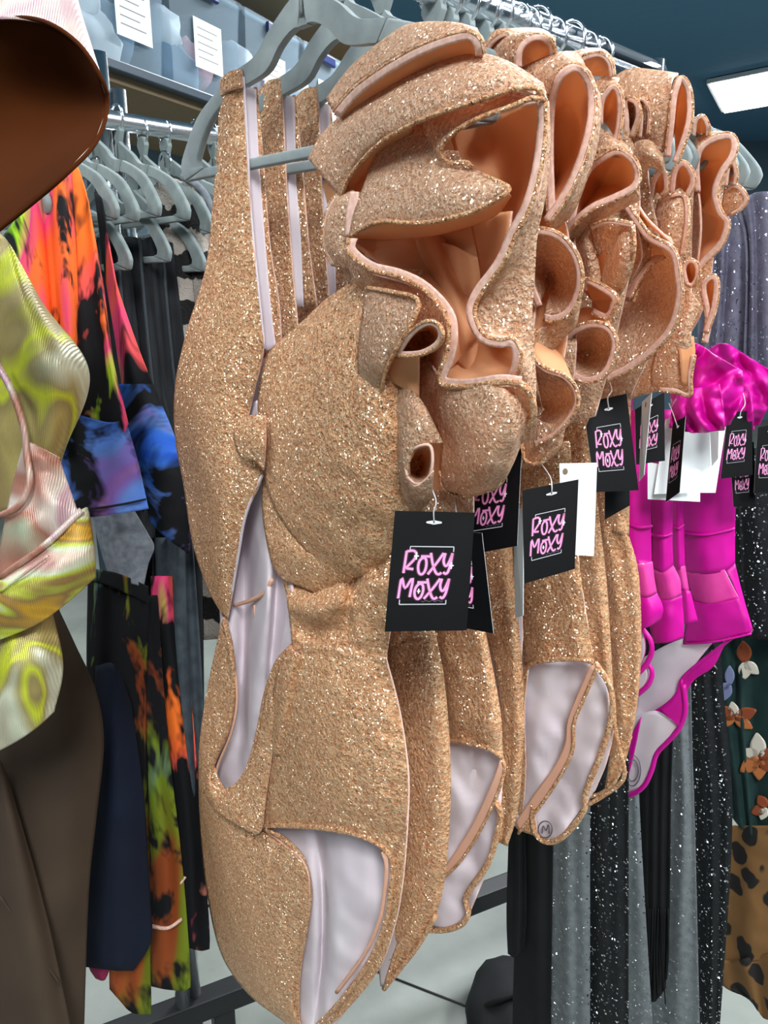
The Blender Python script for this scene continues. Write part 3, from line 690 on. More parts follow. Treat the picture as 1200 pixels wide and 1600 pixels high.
A.hem([(416, 1298, .002), (446, 1320, .004), (468, 1352, .006), (476, 1395, .008), (470, 1450, .008)], 0.0024, 0.001, M['lining_seam'], 'seam')
A.hem([(598, 1330, .008), (604, 1352, .006), (600, 1400, .004), (592, 1442, .004), (568, 1494, .003), (526, 1550, .002)], 0.0020, 0.0, M['lining_seam'], 'seam')
A.pat('back_panel', [[(330, 560, -.03), (300, 760, -.03), (345, 960, -.035), (314, 1200, -.035), (345, 1480, -.03), (470, 1620, -.004)],
                     [(480, 560, -.05), (470, 760, -.05), (480, 960, -.05), (470, 1200, -.05), (480, 1480, -.04), (492, 1622, -.004)],
                     [(640, 560, -.03), (625, 760, -.03), (600, 1000, -.03), (632, 1200, -.03), (600, 1480, -.02), (510, 1615, -.004)]], LN, nu=24, nv=50, wr=.003)
# ruffle of the front swimsuit
A.flap([[(520, 172, .020), (560, 130, .026), (640, 78, .034), (720, 48, .040), (752, 58, .042), (757, 84, .040)],
        [(514, 150, .010), (548, 106, .012), (602, 62, .014), (640, 40, .016), (700, 36, .020), (745, 46, .024)],
        [(560, 130, -.010), (580, 100, -.012), (612, 66, -.012), (650, 48, -.012), (700, 50, -.010), (740, 60, -.004)]], GR, nu=16)
A.flap([[(522, 178, .022), (562, 136, .030), (640, 84, .038), (718, 54, .042), (748, 62, .042), (756, 84, .040)],
        [(534, 184, .018), (575, 150, .022), (645, 110, .026), (715, 84, .028), (745, 84, .028), (752, 92, .030)],
        [(545, 196, .006), (590, 165, .006), (650, 128, .006), (715, 100, .008), (745, 98, .012), (752, 100, .018)]], GI,
       edge=[(521, 174, .023), (560, 132, .031), (640, 80, .039), (720, 50, .043), (750, 59, .043), (757, 84, .041)], w=14, side=1, nu=14)
# hooded main panel
A.flap([[(482, 248, .006), (500, 215, .010), (535, 180, .016), (600, 140, .020), (680, 100, .024), (735, 84, .026), (790, 96, .028), (848, 132, .026)],
        [(494, 262, .014), (520, 235, .022), (560, 195, .034), (620, 160, .042), (690, 125, .046), (740, 108, .046), (795, 115, .040), (850, 138, .030)],
        [(512, 285, .016), (538, 260, .026), (578, 218, .042), (630, 185, .050), (690, 155, .054), (745, 135, .052), (800, 130, .044), (852, 146, .032)],
        [(532, 308, .014), (552, 268, .026), (592, 225, .042), (640, 196, .050), (690, 175, .054), (745, 158, .052), (800, 142, .046), (853, 155, .034)]],
       GR, edge=[(532, 308, .015), (552, 268, .027), (592, 225, .043), (640, 196, .051), (690, 175, .055), (745, 158, .053), (800, 140, .047), (840, 138, .038), (853, 160, .034)], band=False, nu=26, nv=60)
A.flap([[(532, 308, .010), (552, 268, .020), (592, 225, .034), (640, 196, .042)], [(548, 312, .0), (566, 280, .004), (604, 236, .012), (646, 206, .02)], [(560, 300, -.02), (580, 270, -.02), (612, 230, -.012), (650, 200, -.01)]], GI, nu=8, nv=20)
# turned-back strip under the hood and its little curl
A.flap([[(848, 136, .020), (800, 128, .020), (745, 142, .022), (695, 160, .022), (660, 185, .022), (664, 230, .026), (684, 254, .034)],
        [(848, 158, .034), (800, 168, .044), (750, 182, .048), (715, 202, .048), (694, 218, .046), (688, 236, .044), (694, 252, .040)]],
       GR, edge=[(852, 156, .035), (830, 154, .042), (800, 166, .046), (750, 184, .050), (714, 204, .050), (695, 222, .048), (690, 238, .046), (700, 254, .042), (728, 254, .040), (738, 262, .038)], band=False, nu=8)
A.flap([[(684, 236, .030), (690, 250, .034), (706, 262, .034)], [(716, 238, .024), (722, 250, .032), (738, 264, .034)]], GR, nu=8, nv=10)
# middle triangular flap
A.flap([[(602, 212, .016), (585, 250, .024), (566, 300, .030), (552, 340, .034), (547, 368, .036)],
        [(640, 195, .020), (630, 250, .034), (612, 300, .044), (600, 330, .048), (596, 348, .046)],
        [(672, 205, .026), (680, 260, .042), (672, 300, .054), (662, 330, .056), (658, 350, .054)],
        [(686, 245, .028), (715, 268, .042), (730, 290, .056), (735, 312, .058), (735, 332, .056)],
        [(690, 250, .030), (738, 264, .036), (768, 280, .046), (790, 290, .052), (796, 296, .052)]],
       GR, edge=[(547, 370, .037), (570, 354, .044), (600, 346, .049), (640, 349, .054), (680, 346, .058), (735, 332, .058), (775, 312, .056), (796, 296, .053), (780, 285, .048), (755, 274, .042)], band=False, nu=26, nv=34, wr=.003)
A.flap([[(547, 370, .034), (600, 347, .044), (660, 350, .050), (735, 332, .052), (794, 300, .050)], [(580, 375, .010), (635, 372, .02), (700, 362, .024), (770, 338, .026), (798, 305, .036)]], GI, nu=10, nv=30)
# big peach interior
A.flap([[(700, 205, .0), (720, 255, -.004), (760, 290, .0), (700, 350, -.004), (640, 355, .0), (560, 368, .02), (552, 385, .022)],
        [(760, 190, -.016), (775, 250, -.024), (780, 300, -.024), (750, 370, -.022), (700, 400, -.020), (640, 410, .0), (590, 410, .02)],
        [(820, 165, .012), (815, 240, -.010), (800, 310, -.014), (770, 400, -.016), (740, 450, -.016), (720, 460, -.004), (690, 470, .016)],
        [(848, 155, .026), (840, 240, .012), (820, 320, .010), (795, 400, .010), (755, 470, .006), (735, 500, .004), (705, 520, .012)],
        [(856, 160, .024), (848, 250, .022), (830, 320, .022), (805, 380, .022), (790, 450, .016), (765, 510, .014), (700, 580, .016)]], GI, nu=34, nv=60, wr=.004, wsc=28)
A.flap([[(640, 400, -.018), (690, 480, -.012), (704, 540, -.004), (690, 590, .020), (694, 602, .028)],
        [(690, 380, -.006), (725, 480, .0), (740, 540, .006), (738, 585, .024), (740, 602, .036)],
        [(740, 400, -.016), (760, 490, -.010), (785, 550, .0), (790, 585, .022), (785, 599, .036)],
        [(770, 410, -.012), (790, 510, .0), (810, 560, .010), (815, 590, .022), (815, 601, .034)]], GI, nu=26, nv=40, wr=.003)
A.flap([[(736, 345, .006), (748, 400, .004), (756, 455, .008)], [(762, 335, .022), (770, 395, .020), (766, 448, .022)], [(800, 330, .026), (792, 392, .028), (772, 440, .030)]], GI, nu=12, nv=20, wr=.001)
A.flap([[(640, 372, -.012), (672, 440, -.008), (700, 500, .0), (706, 560, .006)], [(664, 366, .004), (700, 440, .010), (724, 510, .014), (730, 580, .020)], [(690, 364, -.014), (722, 440, -.010), (744, 510, .0), (752, 585, .012)]], GI, nu=14, nv=30, wr=.001)
# outer right edge of the ruffle
A.edge([(852, 156, .034), (853, 200, .034), (846, 260, .036), (830, 320, .038), (806, 366, .040), (786, 412, .040), (750, 462, .038), (742, 490, .038), (756, 522, .040), (782, 531, .042), (802, 529, .042), (814, 548, .042), (813, 572, .040), (806, 592, .036)], w=13, side=1)
A.flap([[(852, 158, .030), (852, 230, .032), (838, 310, .034), (808, 366, .036), (788, 412, .036), (752, 462, .034), (744, 492, .034), (758, 522, .036), (800, 530, .036), (813, 560, .036), (808, 592, .03)],
        [(856, 158, .020), (858, 230, .020), (852, 300, .020), (838, 370, .016), (835, 440, .012), (832, 490, .012), (835, 530, .012), (834, 560, .012), (836, 590, .012), (836, 620, .012), (834, 650, .012)]], GR, nu=14, nv=60, wr=.003)
# lower serged edge and the tongue hanging below it
low = [(547, 372, .038), (546, 394, .040), (578, 420, .044), (620, 431, .046), (654, 446, .048), (682, 470, .050), (700, 496, .052), (703, 525, .052), (698, 556, .050), (687, 584, .048), (693, 601, .048), (732, 604, .052), (782, 597, .054), (814, 600, .052), (828, 616, .048), (834, 642, .042), (828, 664, .036), (812, 690, .03)]
A.edge(low[:14], w=12, side=-1)
A.hem(low, 0.0020, 0.002, None, 'rolled_edge')
A.flap([[(547, 378, .034), (578, 424, .040), (654, 450, .044), (690, 485, .046), (700, 525, .046), (690, 575, .044)],
        [(540, 390, .024), (560, 440, .026), (620, 470, .026), (660, 500, .026), (680, 540, .022), (680, 585, .024)],
        [(545, 400, .010), (560, 450, .006), (610, 490, .004), (645, 530, .0), (660, 560, .0), (668, 590, .002)]], GR, nu=12, nv=40, wr=.003)
A.flap([[(640, 585, .012), (640, 605, .018), (655, 632, .022), (676, 655, .024), (690, 690, .026), (688, 730, .024), (692, 760, .018), (720, 773, .010)],
        [(668, 565, .026), (680, 605, .036), (700, 640, .042), (720, 680, .046), (728, 720, .044), (730, 755, .034), (734, 772, .020)],
        [(690, 590, .042), (715, 610, .052), (745, 650, .060), (760, 690, .060), (765, 730, .052), (766, 752, .036), (768, 764, .02)],
        [(740, 604, .048), (775, 605, .056), (795, 640, .060), (800, 680, .056), (794, 715, .046), (788, 740, .034), (782, 752, .018)],
        [(814, 602, .050), (828, 618, .046), (833, 645, .040), (826, 665, .036), (814, 690, .032), (800, 725, .026), (786, 750, .014)]],
       GR, edge=[(688, 735, .024), (693, 762, .018), (722, 774, .012), (768, 765, .018), (786, 750, .016), (812, 692, .030)], band=False, nu=30, nv=46, wr=.003, wsc=40)
# small flap, curl and hole at the root of the ruffle
A.flap([[(572, 448, 0.052), (566, 500, 0.056), (560, 560, 0.056), (566, 600, 0.052), (575, 611, 0.048)],
        [(612, 452, 0.068), (602, 500, 0.074), (590, 560, 0.072), (588, 600, 0.060), (586, 613, 0.052)],
        [(652, 466, 0.074), (645, 500, 0.076), (618, 545, 0.072), (602, 580, 0.064), (596, 612, 0.054)]], GR, edge=[(574, 450, 0.054), (612, 456, 0.070), (653, 468, 0.076), (646, 500, 0.078), (620, 545, 0.074), (603, 580, 0.066), (596, 612, 0.056)], band=False, nu=18)
A.horn([(618, 553, 0.068), (640, 520, 0.076), (668, 502, 0.082), (690, 512, 0.084), (688, 536, 0.080), (662, 553, 0.076), (630, 556, 0.070), (618, 553, 0.068)], (655, 532), 0.05, GR, w=7, side=1)
A.flap([[(600, 560, 0.052), (608, 590, 0.052), (636, 610, 0.052)], [(630, 555, 0.060), (636, 590, 0.054), (645, 612, 0.054)], [(655, 550, 0.058), (655, 590, 0.050), (655, 620, 0.052)]], GI, nu=10, nv=14)
A.flap([[(608, 610, 0.040), (616, 660, 0.042), (622, 720, 0.044), (628, 770, 0.042), (640, 795, 0.036)],
        [(636, 605, 0.052), (640, 650, 0.064), (633, 700, 0.066), (634, 740, 0.066), (650, 790, 0.044)],
        [(660, 630, 0.056), (668, 660, 0.064), (655, 690, 0.066), (640, 710, 0.064), (636, 745, 0.064)],
        [(690, 690, 0.048), (690, 692, 0.054), (675, 692, 0.060), (660, 694, 0.062), (645, 702, 0.064)]], GR, nu=18, nv=28)
A.horn([(636, 745, 0.068), (634, 718, 0.068), (648, 700, 0.068), (672, 696, 0.066), (676, 725, 0.066), (668, 750, 0.066), (650, 756, 0.068), (636, 745, 0.068)], (655, 728), 0.045, GR, w=4, side=1, band=False)
A.flap([[(634, 745, 0.066), (640, 770, 0.058), (640, 796, 0.040)], [(652, 758, 0.068), (655, 778, 0.058), (652, 798, 0.040)], [(678, 735, 0.066), (674, 775, 0.054), (664, 790, 0.040)]], GR, nu=12, nv=12)
A.flap([[(650, 770, .004), (655, 800, .002)], [(700, 765, .004), (705, 800, .002)], [(740, 765, .004), (740, 802, .002)]], GR, nu=10, nv=8)
# rolled loops beside the strap
A.flap([[(545, 296, .010), (520, 310, .012), (506, 345, .012), (505, 385, .010), (520, 415, .008)], [(556, 300, .020), (535, 322, .024), (522, 350, .024), (520, 385, .022), (534, 418, .014)], [(566, 312, .016), (555, 345, .020), (548, 375, .022), (545, 400, .022), (552, 420, .016)]], GR,
       edge=[(546, 297, .012), (520, 311, .014), (507, 345, .014), (506, 385, .012), (520, 415, .010)], side=-1, w=8, nu=14)
A.flap([[(548, 300, .022), (542, 330, .026), (540, 370, .028)], [(562, 300, .026), (560, 330, .030), (556, 365, .032)]], [M['serge'], M['gold'], M['gold']], nu=6, nv=16)
A.flap([[(520, 400, .006), (545, 440, .006), (575, 470, .004)], [(560, 380, .016), (590, 420, .02), (620, 450, .02)]], GR, nu=10, nv=14)
# covering layer that carries the folds
A.pat('shoulder_panel', [[(505, 290, -.02), (545, 440, -.012), (600, 600, -.006), (620, 800, -.006)], [(620, 120, -.03), (670, 300, -.04), (700, 480, -.03), (690, 780, -.02)], [(750, 90, -.03), (790, 300, -.04), (800, 450, -.03), (770, 740, -.02)], [(845, 160, -.02), (840, 300, -.03), (825, 480, -.02), (805, 700, -.02)]], GI, nu=24, nv=40, wr=.004)

# ------------------------------------------------------------------ the swimsuits behind it
def shifted(name, cols, mats, parent, t, dz=0.0, **k):
    o = patch(name, cols, ('t', 0.0), mats, parent, **k)
    sh = R * t + UPZ * dz
    off = root_loc(parent)
    o.location = sh
    return o
BACK = [[(330, 560, -.012), (300, 760, -.012), (345, 960, -.014), (314, 1200, -.014), (345, 1480, -.012), (470, 1600, -.004)],
        [(480, 560, -.018), (470, 760, -.018), (480, 960, -.018), (470, 1200, -.018), (480, 1480, -.016), (492, 1602, -.004)],
        [(640, 560, -.012), (625, 760, -.012), (600, 1000, -.012), (632, 1200, -.012), (600, 1480, -.010), (510, 1600, -.004)]]
STRAP = [[(345, 128), (342, 200, .002), (335, 300, .002), (322, 420), (300, 540), (290, 640, -.004), (300, 760, -.004)],
         [(360, 112, .004), (362, 200, .006), (360, 300, .006), (362, 420, .008), (360, 540, .010), (360, 640, .01), (360, 760, .008)],
         [(378, 108, .003), (384, 200, .004), (390, 300, .004), (400, 420, .006), (410, 520, .006), (420, 600, .006), (430, 760, .004)]]
SL = [[(381, 132, -.004), (388, 250, -.004), (395, 380, -.004), (404, 480, -.004)], [(400, 140, -.010), (405, 250, -.012), (415, 380, -.012), (420, 480, -.010)]]
SR = [[(396, 136, -.010), (402, 250, -.011), (410, 380, -.011), (420, 480, -.010)], [(402, 136, -.014), (414, 250, -.014), (426, 380, -.014), (440, 480, -.012)]]
def suit(t, label, base_px, strap=True, ky=0.95, ts=0):
    s = Suit(t, label, base_px)
    bk = [[(x, 560 + (y - 560) * ky, o) for x, y, o in c] for c in BACK]
    shifted('back_panel', bk, LN, s.o, t, nu=16, nv=30, wr=.003, seed=t * 40)
    if strap:
        shifted('strap', STRAP, G3, s.o, ts, nu=14, nv=40, wr=.002, seed=t * 50)
        shifted('strap_lining', SL, LN, s.o, ts, nu=5, nv=20)
        shifted('rear_strap', SR, G3, s.o, ts, nu=5, nv=20)
    return s
B2 = suit(0.05, 'second gold glitter swimsuit, a narrow strip right behind the front one', (610, 1550), True, .95, .037)
B3 = suit(0.10, 'third gold glitter swimsuit, white leg lining showing below the two overlapping tags', (690, 1460), True, .92, .074)
B4 = suit(0.155, 'fourth gold glitter swimsuit, a thin slice left of the wide white leg lining', (795, 1325), False, .82)
B5 = suit(0.21, 'fifth gold glitter swimsuit with wide white leg lining and a round stamp inside', (850, 1320), False, .87)
B6 = suit(0.265, 'sixth gold glitter swimsuit with a narrow pale leg opening beside the rearmost one', (930, 1265), False, .84)
B7 = suit(0.32, 'rearmost gold glitter swimsuit, next to the magenta ones', (955, 1245), False, .87)
# second
B2.pat('hip_panel', [[(560, 1000, -.01), (560, 1200, -.01), (560, 1400, -.01), (560, 1520, -.004)], [(625, 1000, .008), (640, 1120, .012), (650, 1250, .016), (645, 1380, .014), (610, 1500, .006)],
                     [(660, 992, .010), (675, 1080, .016), (685, 1200, .020), (680, 1320, .018), (665, 1420, .012), (612, 1500, .006)], [(681, 992, .0), (694, 1060, .003), (703, 1180, .004), (702, 1290, .004), (692, 1390, .003), (672, 1450, .002), (640, 1492, .002), (608, 1542, .0)]], G3, nu=26, nv=50, wr=.004)
B2.pat('leg_lining', [[(590, 1420, .006), (590, 1480, .006), (595, 1540, .004)], [(640, 1400, .010), (630, 1460, .010), (604, 1545, .004)]], LN, nu=6, nv=14)
B2.hem([(640, 1405, .014), (650, 1420, .012), (640, 1450, .010), (622, 1480, .008), (604, 1535, .006)], 0.0024)
B2.hem([(681, 1430, .004), (655, 1475, .004), (628, 1510, .004), (600, 1545, .004)], 0.0026)
B2.pat('midriff', [[(600, 760, .0), (600, 870, .0), (600, 990, .0), (600, 1010, .002)], [(650, 770, .014), (645, 870, .012), (645, 985, .014), (645, 1008, .014)], [(700, 770, .004), (690, 870, .0), (678, 970, .002), (682, 996, .002)]], G3, nu=16, nv=30, wr=.006, wsc=38, folds=1.5, amp=.003)
B2.hem([(602, 1008, .004), (640, 1006, .014), (672, 998, .010), (682, 990, .002)], 0.0016, 0.002, M['gold'], 'waist_seam')
# third
B3.pat('hip_panel', [[(676, 980, -.004), (690, 1060, -.002), (698, 1120, -.002), (700, 1158, -.002)], [(705, 975, .010), (718, 1060, .014), (728, 1120, .016), (735, 1163, .014)], [(735, 970, .010), (755, 1060, .014), (765, 1120, .016), (765, 1172, .012)], [(752, 960, .0), (772, 1060, .004), (782, 1120, .004), (785, 1184, .004)]], G3, nu=24, nv=34, wr=.006, wsc=38, folds=1.5, amp=.003)
B3.pat('midriff', [[(660, 760, -.006), (665, 880, -.006), (676, 990, -.004)], [(700, 760, .010), (705, 880, .008), (712, 985, .012)], [(745, 760, .006), (748, 880, .002), (754, 975, .002)]], G3, nu=14, nv=30, wr=.006, wsc=38, folds=1.5, amp=.003)
B3.pat('leg_lining', [[(680, 1150, -.01), (680, 1250, -.01), (672, 1350, -.008), (655, 1440, -.004)], [(715, 1155, -.006), (715, 1260, -.002), (705, 1360, .0), (685, 1450, .0)], [(750, 1160, -.012), (748, 1260, -.010), (735, 1360, -.008), (715, 1452, -.002)], [(785, 1175, -.006), (782, 1260, -.006), (760, 1360, -.004), (730, 1435, .0)]], LN, nu=24, nv=40, wr=.008, wsc=28)
B3.hem([(700, 1156, .002), (735, 1162, .016), (765, 1170, .014), (785, 1184, .006)], 0.0022)
B3.pat('crotch_strip', [[(783, 1184, .006), (768, 1225, .008), (740, 1285, .008), (712, 1330, .008), (690, 1362, .006)], [(787, 1205, .004), (775, 1245, .006), (748, 1300, .006), (718, 1345, .006), (692, 1372, .004)]], [M['lining_seam'], M['gold'], M['gold']], nu=6, nv=30, th=.003)
B3.hem([(785, 1186, .004), (788, 1204, .004), (775, 1246, .007), (748, 1302, .007), (718, 1347, .007), (690, 1374, .005)], 0.0016)
B3.hem([(772, 1250, .002), (782, 1270, .002), (775, 1310, .002), (762, 1350, .002), (738, 1385, .002), (727, 1405, .002), (732, 1425, .002), (720, 1445, .002), (690, 1454, .002), (660, 1452, .002)], 0.0030)
# fourth
B4.pat('hip_panel', [[(745, 930, -.002), (775, 1050, -.002), (783, 1150, -.002), (775, 1240, -.002), (776, 1315, .0)], [(775, 930, .012), (795, 1050, .014), (800, 1150, .014), (795, 1240, .010), (785, 1318, .002)], [(800, 900, .004), (812, 1000, .004), (818, 1100, .004), (815, 1200, .004), (808, 1270, .002), (792, 1322, .0)]], G3, nu=16, nv=44, wr=.006, wsc=38, folds=1.5, amp=.003)
B4.pat('midriff', [[(720, 760, -.004), (738, 860, -.004), (748, 960, -.002)], [(765, 760, .010), (775, 860, .010), (785, 960, .012)], [(800, 760, .002), (800, 860, .002), (805, 940, .002)]], G3, nu=12, nv=24, wr=.006, wsc=38, folds=1.5, amp=.003)
B4.hem([(783, 1180, .0), (786, 1230, .002), (775, 1290, .002), (776, 1318, .002)], 0.0018)
# fifth
B5.pat('midriff', [[(770, 700, -.01), (795, 830, -.008), (812, 920, -.004), (820, 1040, .0)], [(820, 690, .012), (835, 830, .012), (845, 920, .014), (855, 1034, .014)], [(860, 690, .014), (870, 830, .008), (880, 920, .010), (895, 1030, .016)], [(890, 690, .004), (900, 830, .010), (910, 920, .012), (928, 1034, .008)]], G3, nu=26, nv=44, wr=.006, wsc=38, folds=1.5, amp=.003)
B5.pat('hip_side', [[(814, 1046, .002), (812, 1120, .0), (815, 1200, .0), (812, 1260, .0), (806, 1292, .0)], [(826, 1044, .006), (820, 1110, .003), (822, 1200, .002), (818, 1260, .002), (810, 1296, .0)]], G3, nu=6, nv=24)
B5.pat('leg_lining', [[(812, 1040, -.012), (812, 1120, -.010), (808, 1200, -.008), (806, 1290, -.004)], [(850, 1032, -.004), (850, 1120, .0), (838, 1210, .0), (826, 1300, .0)], [(890, 1032, -.014), (885, 1120, -.010), (868, 1220, -.008), (848, 1312, -.002)], [(925, 1036, -.006), (925, 1120, -.004), (908, 1220, -.002), (870, 1312, .0)], [(950, 1070, -.010), (950, 1140, -.006), (920, 1240, -.004), (880, 1302, .0)]], LN, nu=30, nv=40, wr=.008, wsc=28)
B5.hem([(814, 1050, .004), (835, 1036, .014), (870, 1030, .018), (905, 1030, .016), (928, 1034, .010)], 0.0026)
B5.pat('crotch_strip', [[(925, 1036, .010), (905, 1080, .008), (888, 1125, .006), (884, 1160, .006), (868, 1195, .006), (836, 1240, .006), (806, 1285, .004)], [(933, 1042, .010), (915, 1085, .008), (896, 1130, .006), (894, 1170, .006), (878, 1205, .006), (848, 1252, .006), (812, 1300, .004)]], [M['lining_seam'], M['gold'], M['gold']], nu=6, nv=40, th=.003)
B5.hem([(934, 1040, .010), (915, 1086, .009), (897, 1130, .008), (895, 1172, .008), (878, 1208, .008), (848, 1254, .008), (810, 1302, .005)], 0.0018)
B5.hem([(930, 1036, .006), (950, 1066, .006), (957, 1095, .006), (952, 1135, .006), (938, 1180, .006), (922, 1220, .006), (914, 1245, .006), (914, 1262, .006), (898, 1288, .006), (876, 1310, .006), (855, 1316, .006), (838, 1304, .006), (832, 1280, .006), (834, 1258, .006)], 0.0030)
B5.pat('lower_hip', [[(805, 1290, .004), (815, 1298, .004), (838, 1306, .004)], [(835, 1245, .006), (834, 1262, .006), (840, 1300, .006)]], G3, nu=6, nv=8)
st = thing_stamp = None
ring = [(852 + 11 * math.cos(a), 1296 + 13 * math.sin(a), .004) for a in [2 * math.pi * k / 16 for k in range(17)]]
o = cord('round_stamp', ring, B5.b, 0.0006, M['stamp'], B5.o, 40, 0.002)
cord('stamp_mark', [(847, 1302, .004), (849, 1290, .004), (853, 1298, .004), (857, 1288, .004), (858, 1302, .004)], B5.b, 0.0006, M['stamp'], o, 20, 0.002)
# sixth
B6.pat('midriff', [[(840, 640, -.006), (870, 800, -.004), (890, 920, .0), (930, 1036, .002)], [(880, 640, .010), (905, 800, .012), (925, 920, .012), (945, 1060, .010)], [(920, 640, .004), (935, 800, .004), (948, 920, .002), (958, 1090, .002)]], G3, nu=18, nv=44, wr=.006, wsc=38, folds=1.5, amp=.003)
B6.pat('leg_lining', [[(900, 1060, -.004), (905, 1140, -.004), (905, 1210, -.002), (915, 1260, .0)], [(930, 1060, -.006), (935, 1140, -.006), (930, 1200, -.002), (922, 1245, .0)], [(955, 1080, .0), (958, 1140, .0), (948, 1190, .0), (930, 1235, .0)]], LN, nu=14, nv=30, wr=.003)
B6.hem([(938, 1050, .010), (957, 1090, .008), (960, 1130, .008), (968, 1170, .004), (976, 1205, .0), (968, 1225, -.004), (940, 1245, -.004), (918, 1258, -.002)], 0.0024, 0.0)
# seventh
B7.pat('hip_panel', [[(930, 830, -.006), (945, 930, -.002), (955, 1060, .0), (955, 1160, .0), (945, 1238, .0)], [(950, 822, .010), (968, 930, .016), (975, 1060, .016), (970, 1160, .012), (950, 1236, .002)], [(970, 826, .006), (988, 930, .010), (992, 1060, .010), (982, 1150, .006), (955, 1236, .0)], [(980, 832, .0), (996, 890, .0), (1001, 980, .0), (998, 1070, .0), (986, 1150, .0), (962, 1225, .0)]], G3, nu=24, nv=44, wr=.006, wsc=38, folds=1.5, amp=.003)
B7.pat('midriff', [[(900, 560, -.006), (915, 700, -.006), (935, 838, -.004)], [(940, 580, .010), (945, 700, .010), (958, 832, .012)], [(985, 600, .006), (985, 700, .004), (982, 838, .002)]], G3, nu=14, nv=30, wr=.006, wsc=38, folds=1.5, amp=.003)
B7.hem([(985, 1150, .002), (968, 1208, .002), (945, 1236, .002), (920, 1246, .002)], 0.0022)

# ------------------------------------------------------------------ ruffles of the swimsuits behind
# second
B2.horn([(758, 104, .010), (762, 72, .016), (785, 52, .020), (800, 60, .018), (796, 90, .014)], (778, 100), .03, w=6, side=1)
B2.flap([[(752, 90, .004), (770, 52, .006), (800, 46, .006), (845, 47, .004), (868, 62, .004)], [(765, 110, .012), (785, 70, .024), (808, 56, .026), (840, 52, .022), (866, 68, .012)], [(800, 125, .016), (804, 90, .026), (812, 66, .028), (838, 57, .026), (862, 75, .016)]], GR, nu=12, nv=24)
B2.horn([(806, 104, .026), (808, 78, .028), (822, 60, .028), (845, 54, .026), (864, 66, .020), (868, 90, .014)], (835, 100), .03, w=9, side=1)
B2.flap([[(800, 112, .012), (830, 100, .016), (870, 84, .014), (900, 82, .008)], [(826, 130, .020), (850, 114, .028), (884, 94, .026), (910, 96, .016)], [(855, 165, .024), (866, 120, .032), (890, 100, .030), (914, 106, .020)]], GR, nu=14, nv=24)
B2.horn([(857, 350, .020), (853, 250, .018), (855, 170, .024), (867, 122, .034), (890, 101, .034), (912, 106, .030), (928, 134, .026), (931, 175, .026), (921, 228, .030), (900, 284, .034), (878, 322, .036), (858, 350, .036)], (866, 290), .030, w=12, side=1, mid=0.4, wr=.002)
B2.flap([[(858, 352, .034), (880, 322, .034), (902, 284, .032), (922, 228, .028), (932, 178, .024), (930, 140, .02)], [(866, 360, .010), (895, 330, .010), (912, 290, .010), (930, 235, .008), (938, 180, .006), (936, 145, .004)]], GR, nu=6, nv=30)
B2.flap([[(840, 300, .0), (820, 340, .0), (812, 400, .0), (812, 480, .0), (835, 560, .0)], [(858, 340, .012), (850, 380, .0), (850, 430, -.01), (850, 490, -.006), (860, 560, .0)], [(880, 330, .010), (890, 380, .0), (895, 440, -.01), (890, 500, -.006), (880, 570, .0)]], GI, nu=14, nv=30)
B2.horn([(838, 480, .022), (822, 440, .028), (808, 408, .032), (807, 384, .034), (820, 364, .036), (847, 357, .036), (877, 367, .034), (900, 393, .032), (910, 425, .030), (907, 460, .028), (892, 490, .026), (868, 502, .024), (850, 500, .022)], (862, 440), .012, [M['gold_ruffle'], M['gold_in'], M['serge']], w=10, side=1, mid=.6)
B2.flap([[(907, 462, .022), (892, 492, .020), (866, 504, .02), (842, 515, .022), (832, 535, .026)], [(905, 478, .004), (898, 510, .004), (880, 528, .004), (865, 545, .006), (858, 565, .01)]], GR, nu=8, nv=20)
B2.flap([[(812, 395, .028), (820, 430, .026), (836, 475, .022), (832, 520, .022), (832, 555, .024)], [(812, 420, .016), (818, 470, .014), (822, 520, .014), (826, 570, .014), (830, 620, .014)], [(830, 430, -.01), (838, 480, -.01), (840, 530, -.01), (842, 580, -.01), (845, 640, -.01)]], GR, nu=10, nv=26)
B2.horn([(840, 515, .026), (832, 538, .030), (836, 560, .032), (856, 577, .032), (880, 585, .032), (898, 602, .030), (904, 624, .028), (896, 648, .026), (868, 680, .022), (836, 696, .016)], (850, 640), .012, [M['gold_ruffle'], M['gold_in'], M['serge']], w=6, side=1)
B2.flap([[(842, 516, .012), (860, 540, .004), (880, 560, .0)], [(835, 545, .028), (856, 574, .028), (896, 600, .026)], [(834, 558, .030), (856, 578, .030), (898, 602, .028)]], GI, nu=8, nv=16)
B2.flap([[(822, 640, .0), (815, 690, .0), (818, 720, .0)], [(850, 660, .012), (845, 695, .014), (838, 725, .008)], [(885, 660, .004), (875, 700, .006), (850, 722, .004)]], GR, nu=10, nv=14, edge=[(815, 690, .004), (822, 720, .006), (845, 724, .010), (856, 705, .012)], band=False)
# third
B3.horn([(890, 112, .010), (905, 92, .014), (935, 82, .016), (955, 95, .016), (960, 120, .014)], (925, 118), .02, w=7, side=1)
B3.flap([[(880, 96, .0), (905, 80, .002), (940, 78, .002), (960, 95, .0)], [(888, 112, .010), (905, 90, .014), (938, 82, .014), (960, 102, .010)]], GR, nu=6, nv=18)
B3.flap([[(925, 130, .008), (945, 120, .010), (968, 124, .008)], [(935, 175, .014), (945, 140, .020), (962, 132, .018)], [(930, 200, .010), (936, 150, .018), (956, 134, .018)]], GR, nu=8, nv=14)
B3.horn([(934, 195, .014), (936, 160, .018), (948, 138, .020), (962, 132, .020), (972, 150, .018), (972, 185, .016), (966, 220, .014)], (946, 190), .03, w=8, side=1)
B3.flap([[(925, 190, .012), (915, 220, .014), (905, 255, .016)], [(945, 205, .018), (945, 225, .024), (935, 245, .024)], [(968, 218, .012), (985, 235, .018), (995, 250, .02)]], GR, nu=14, nv=16)
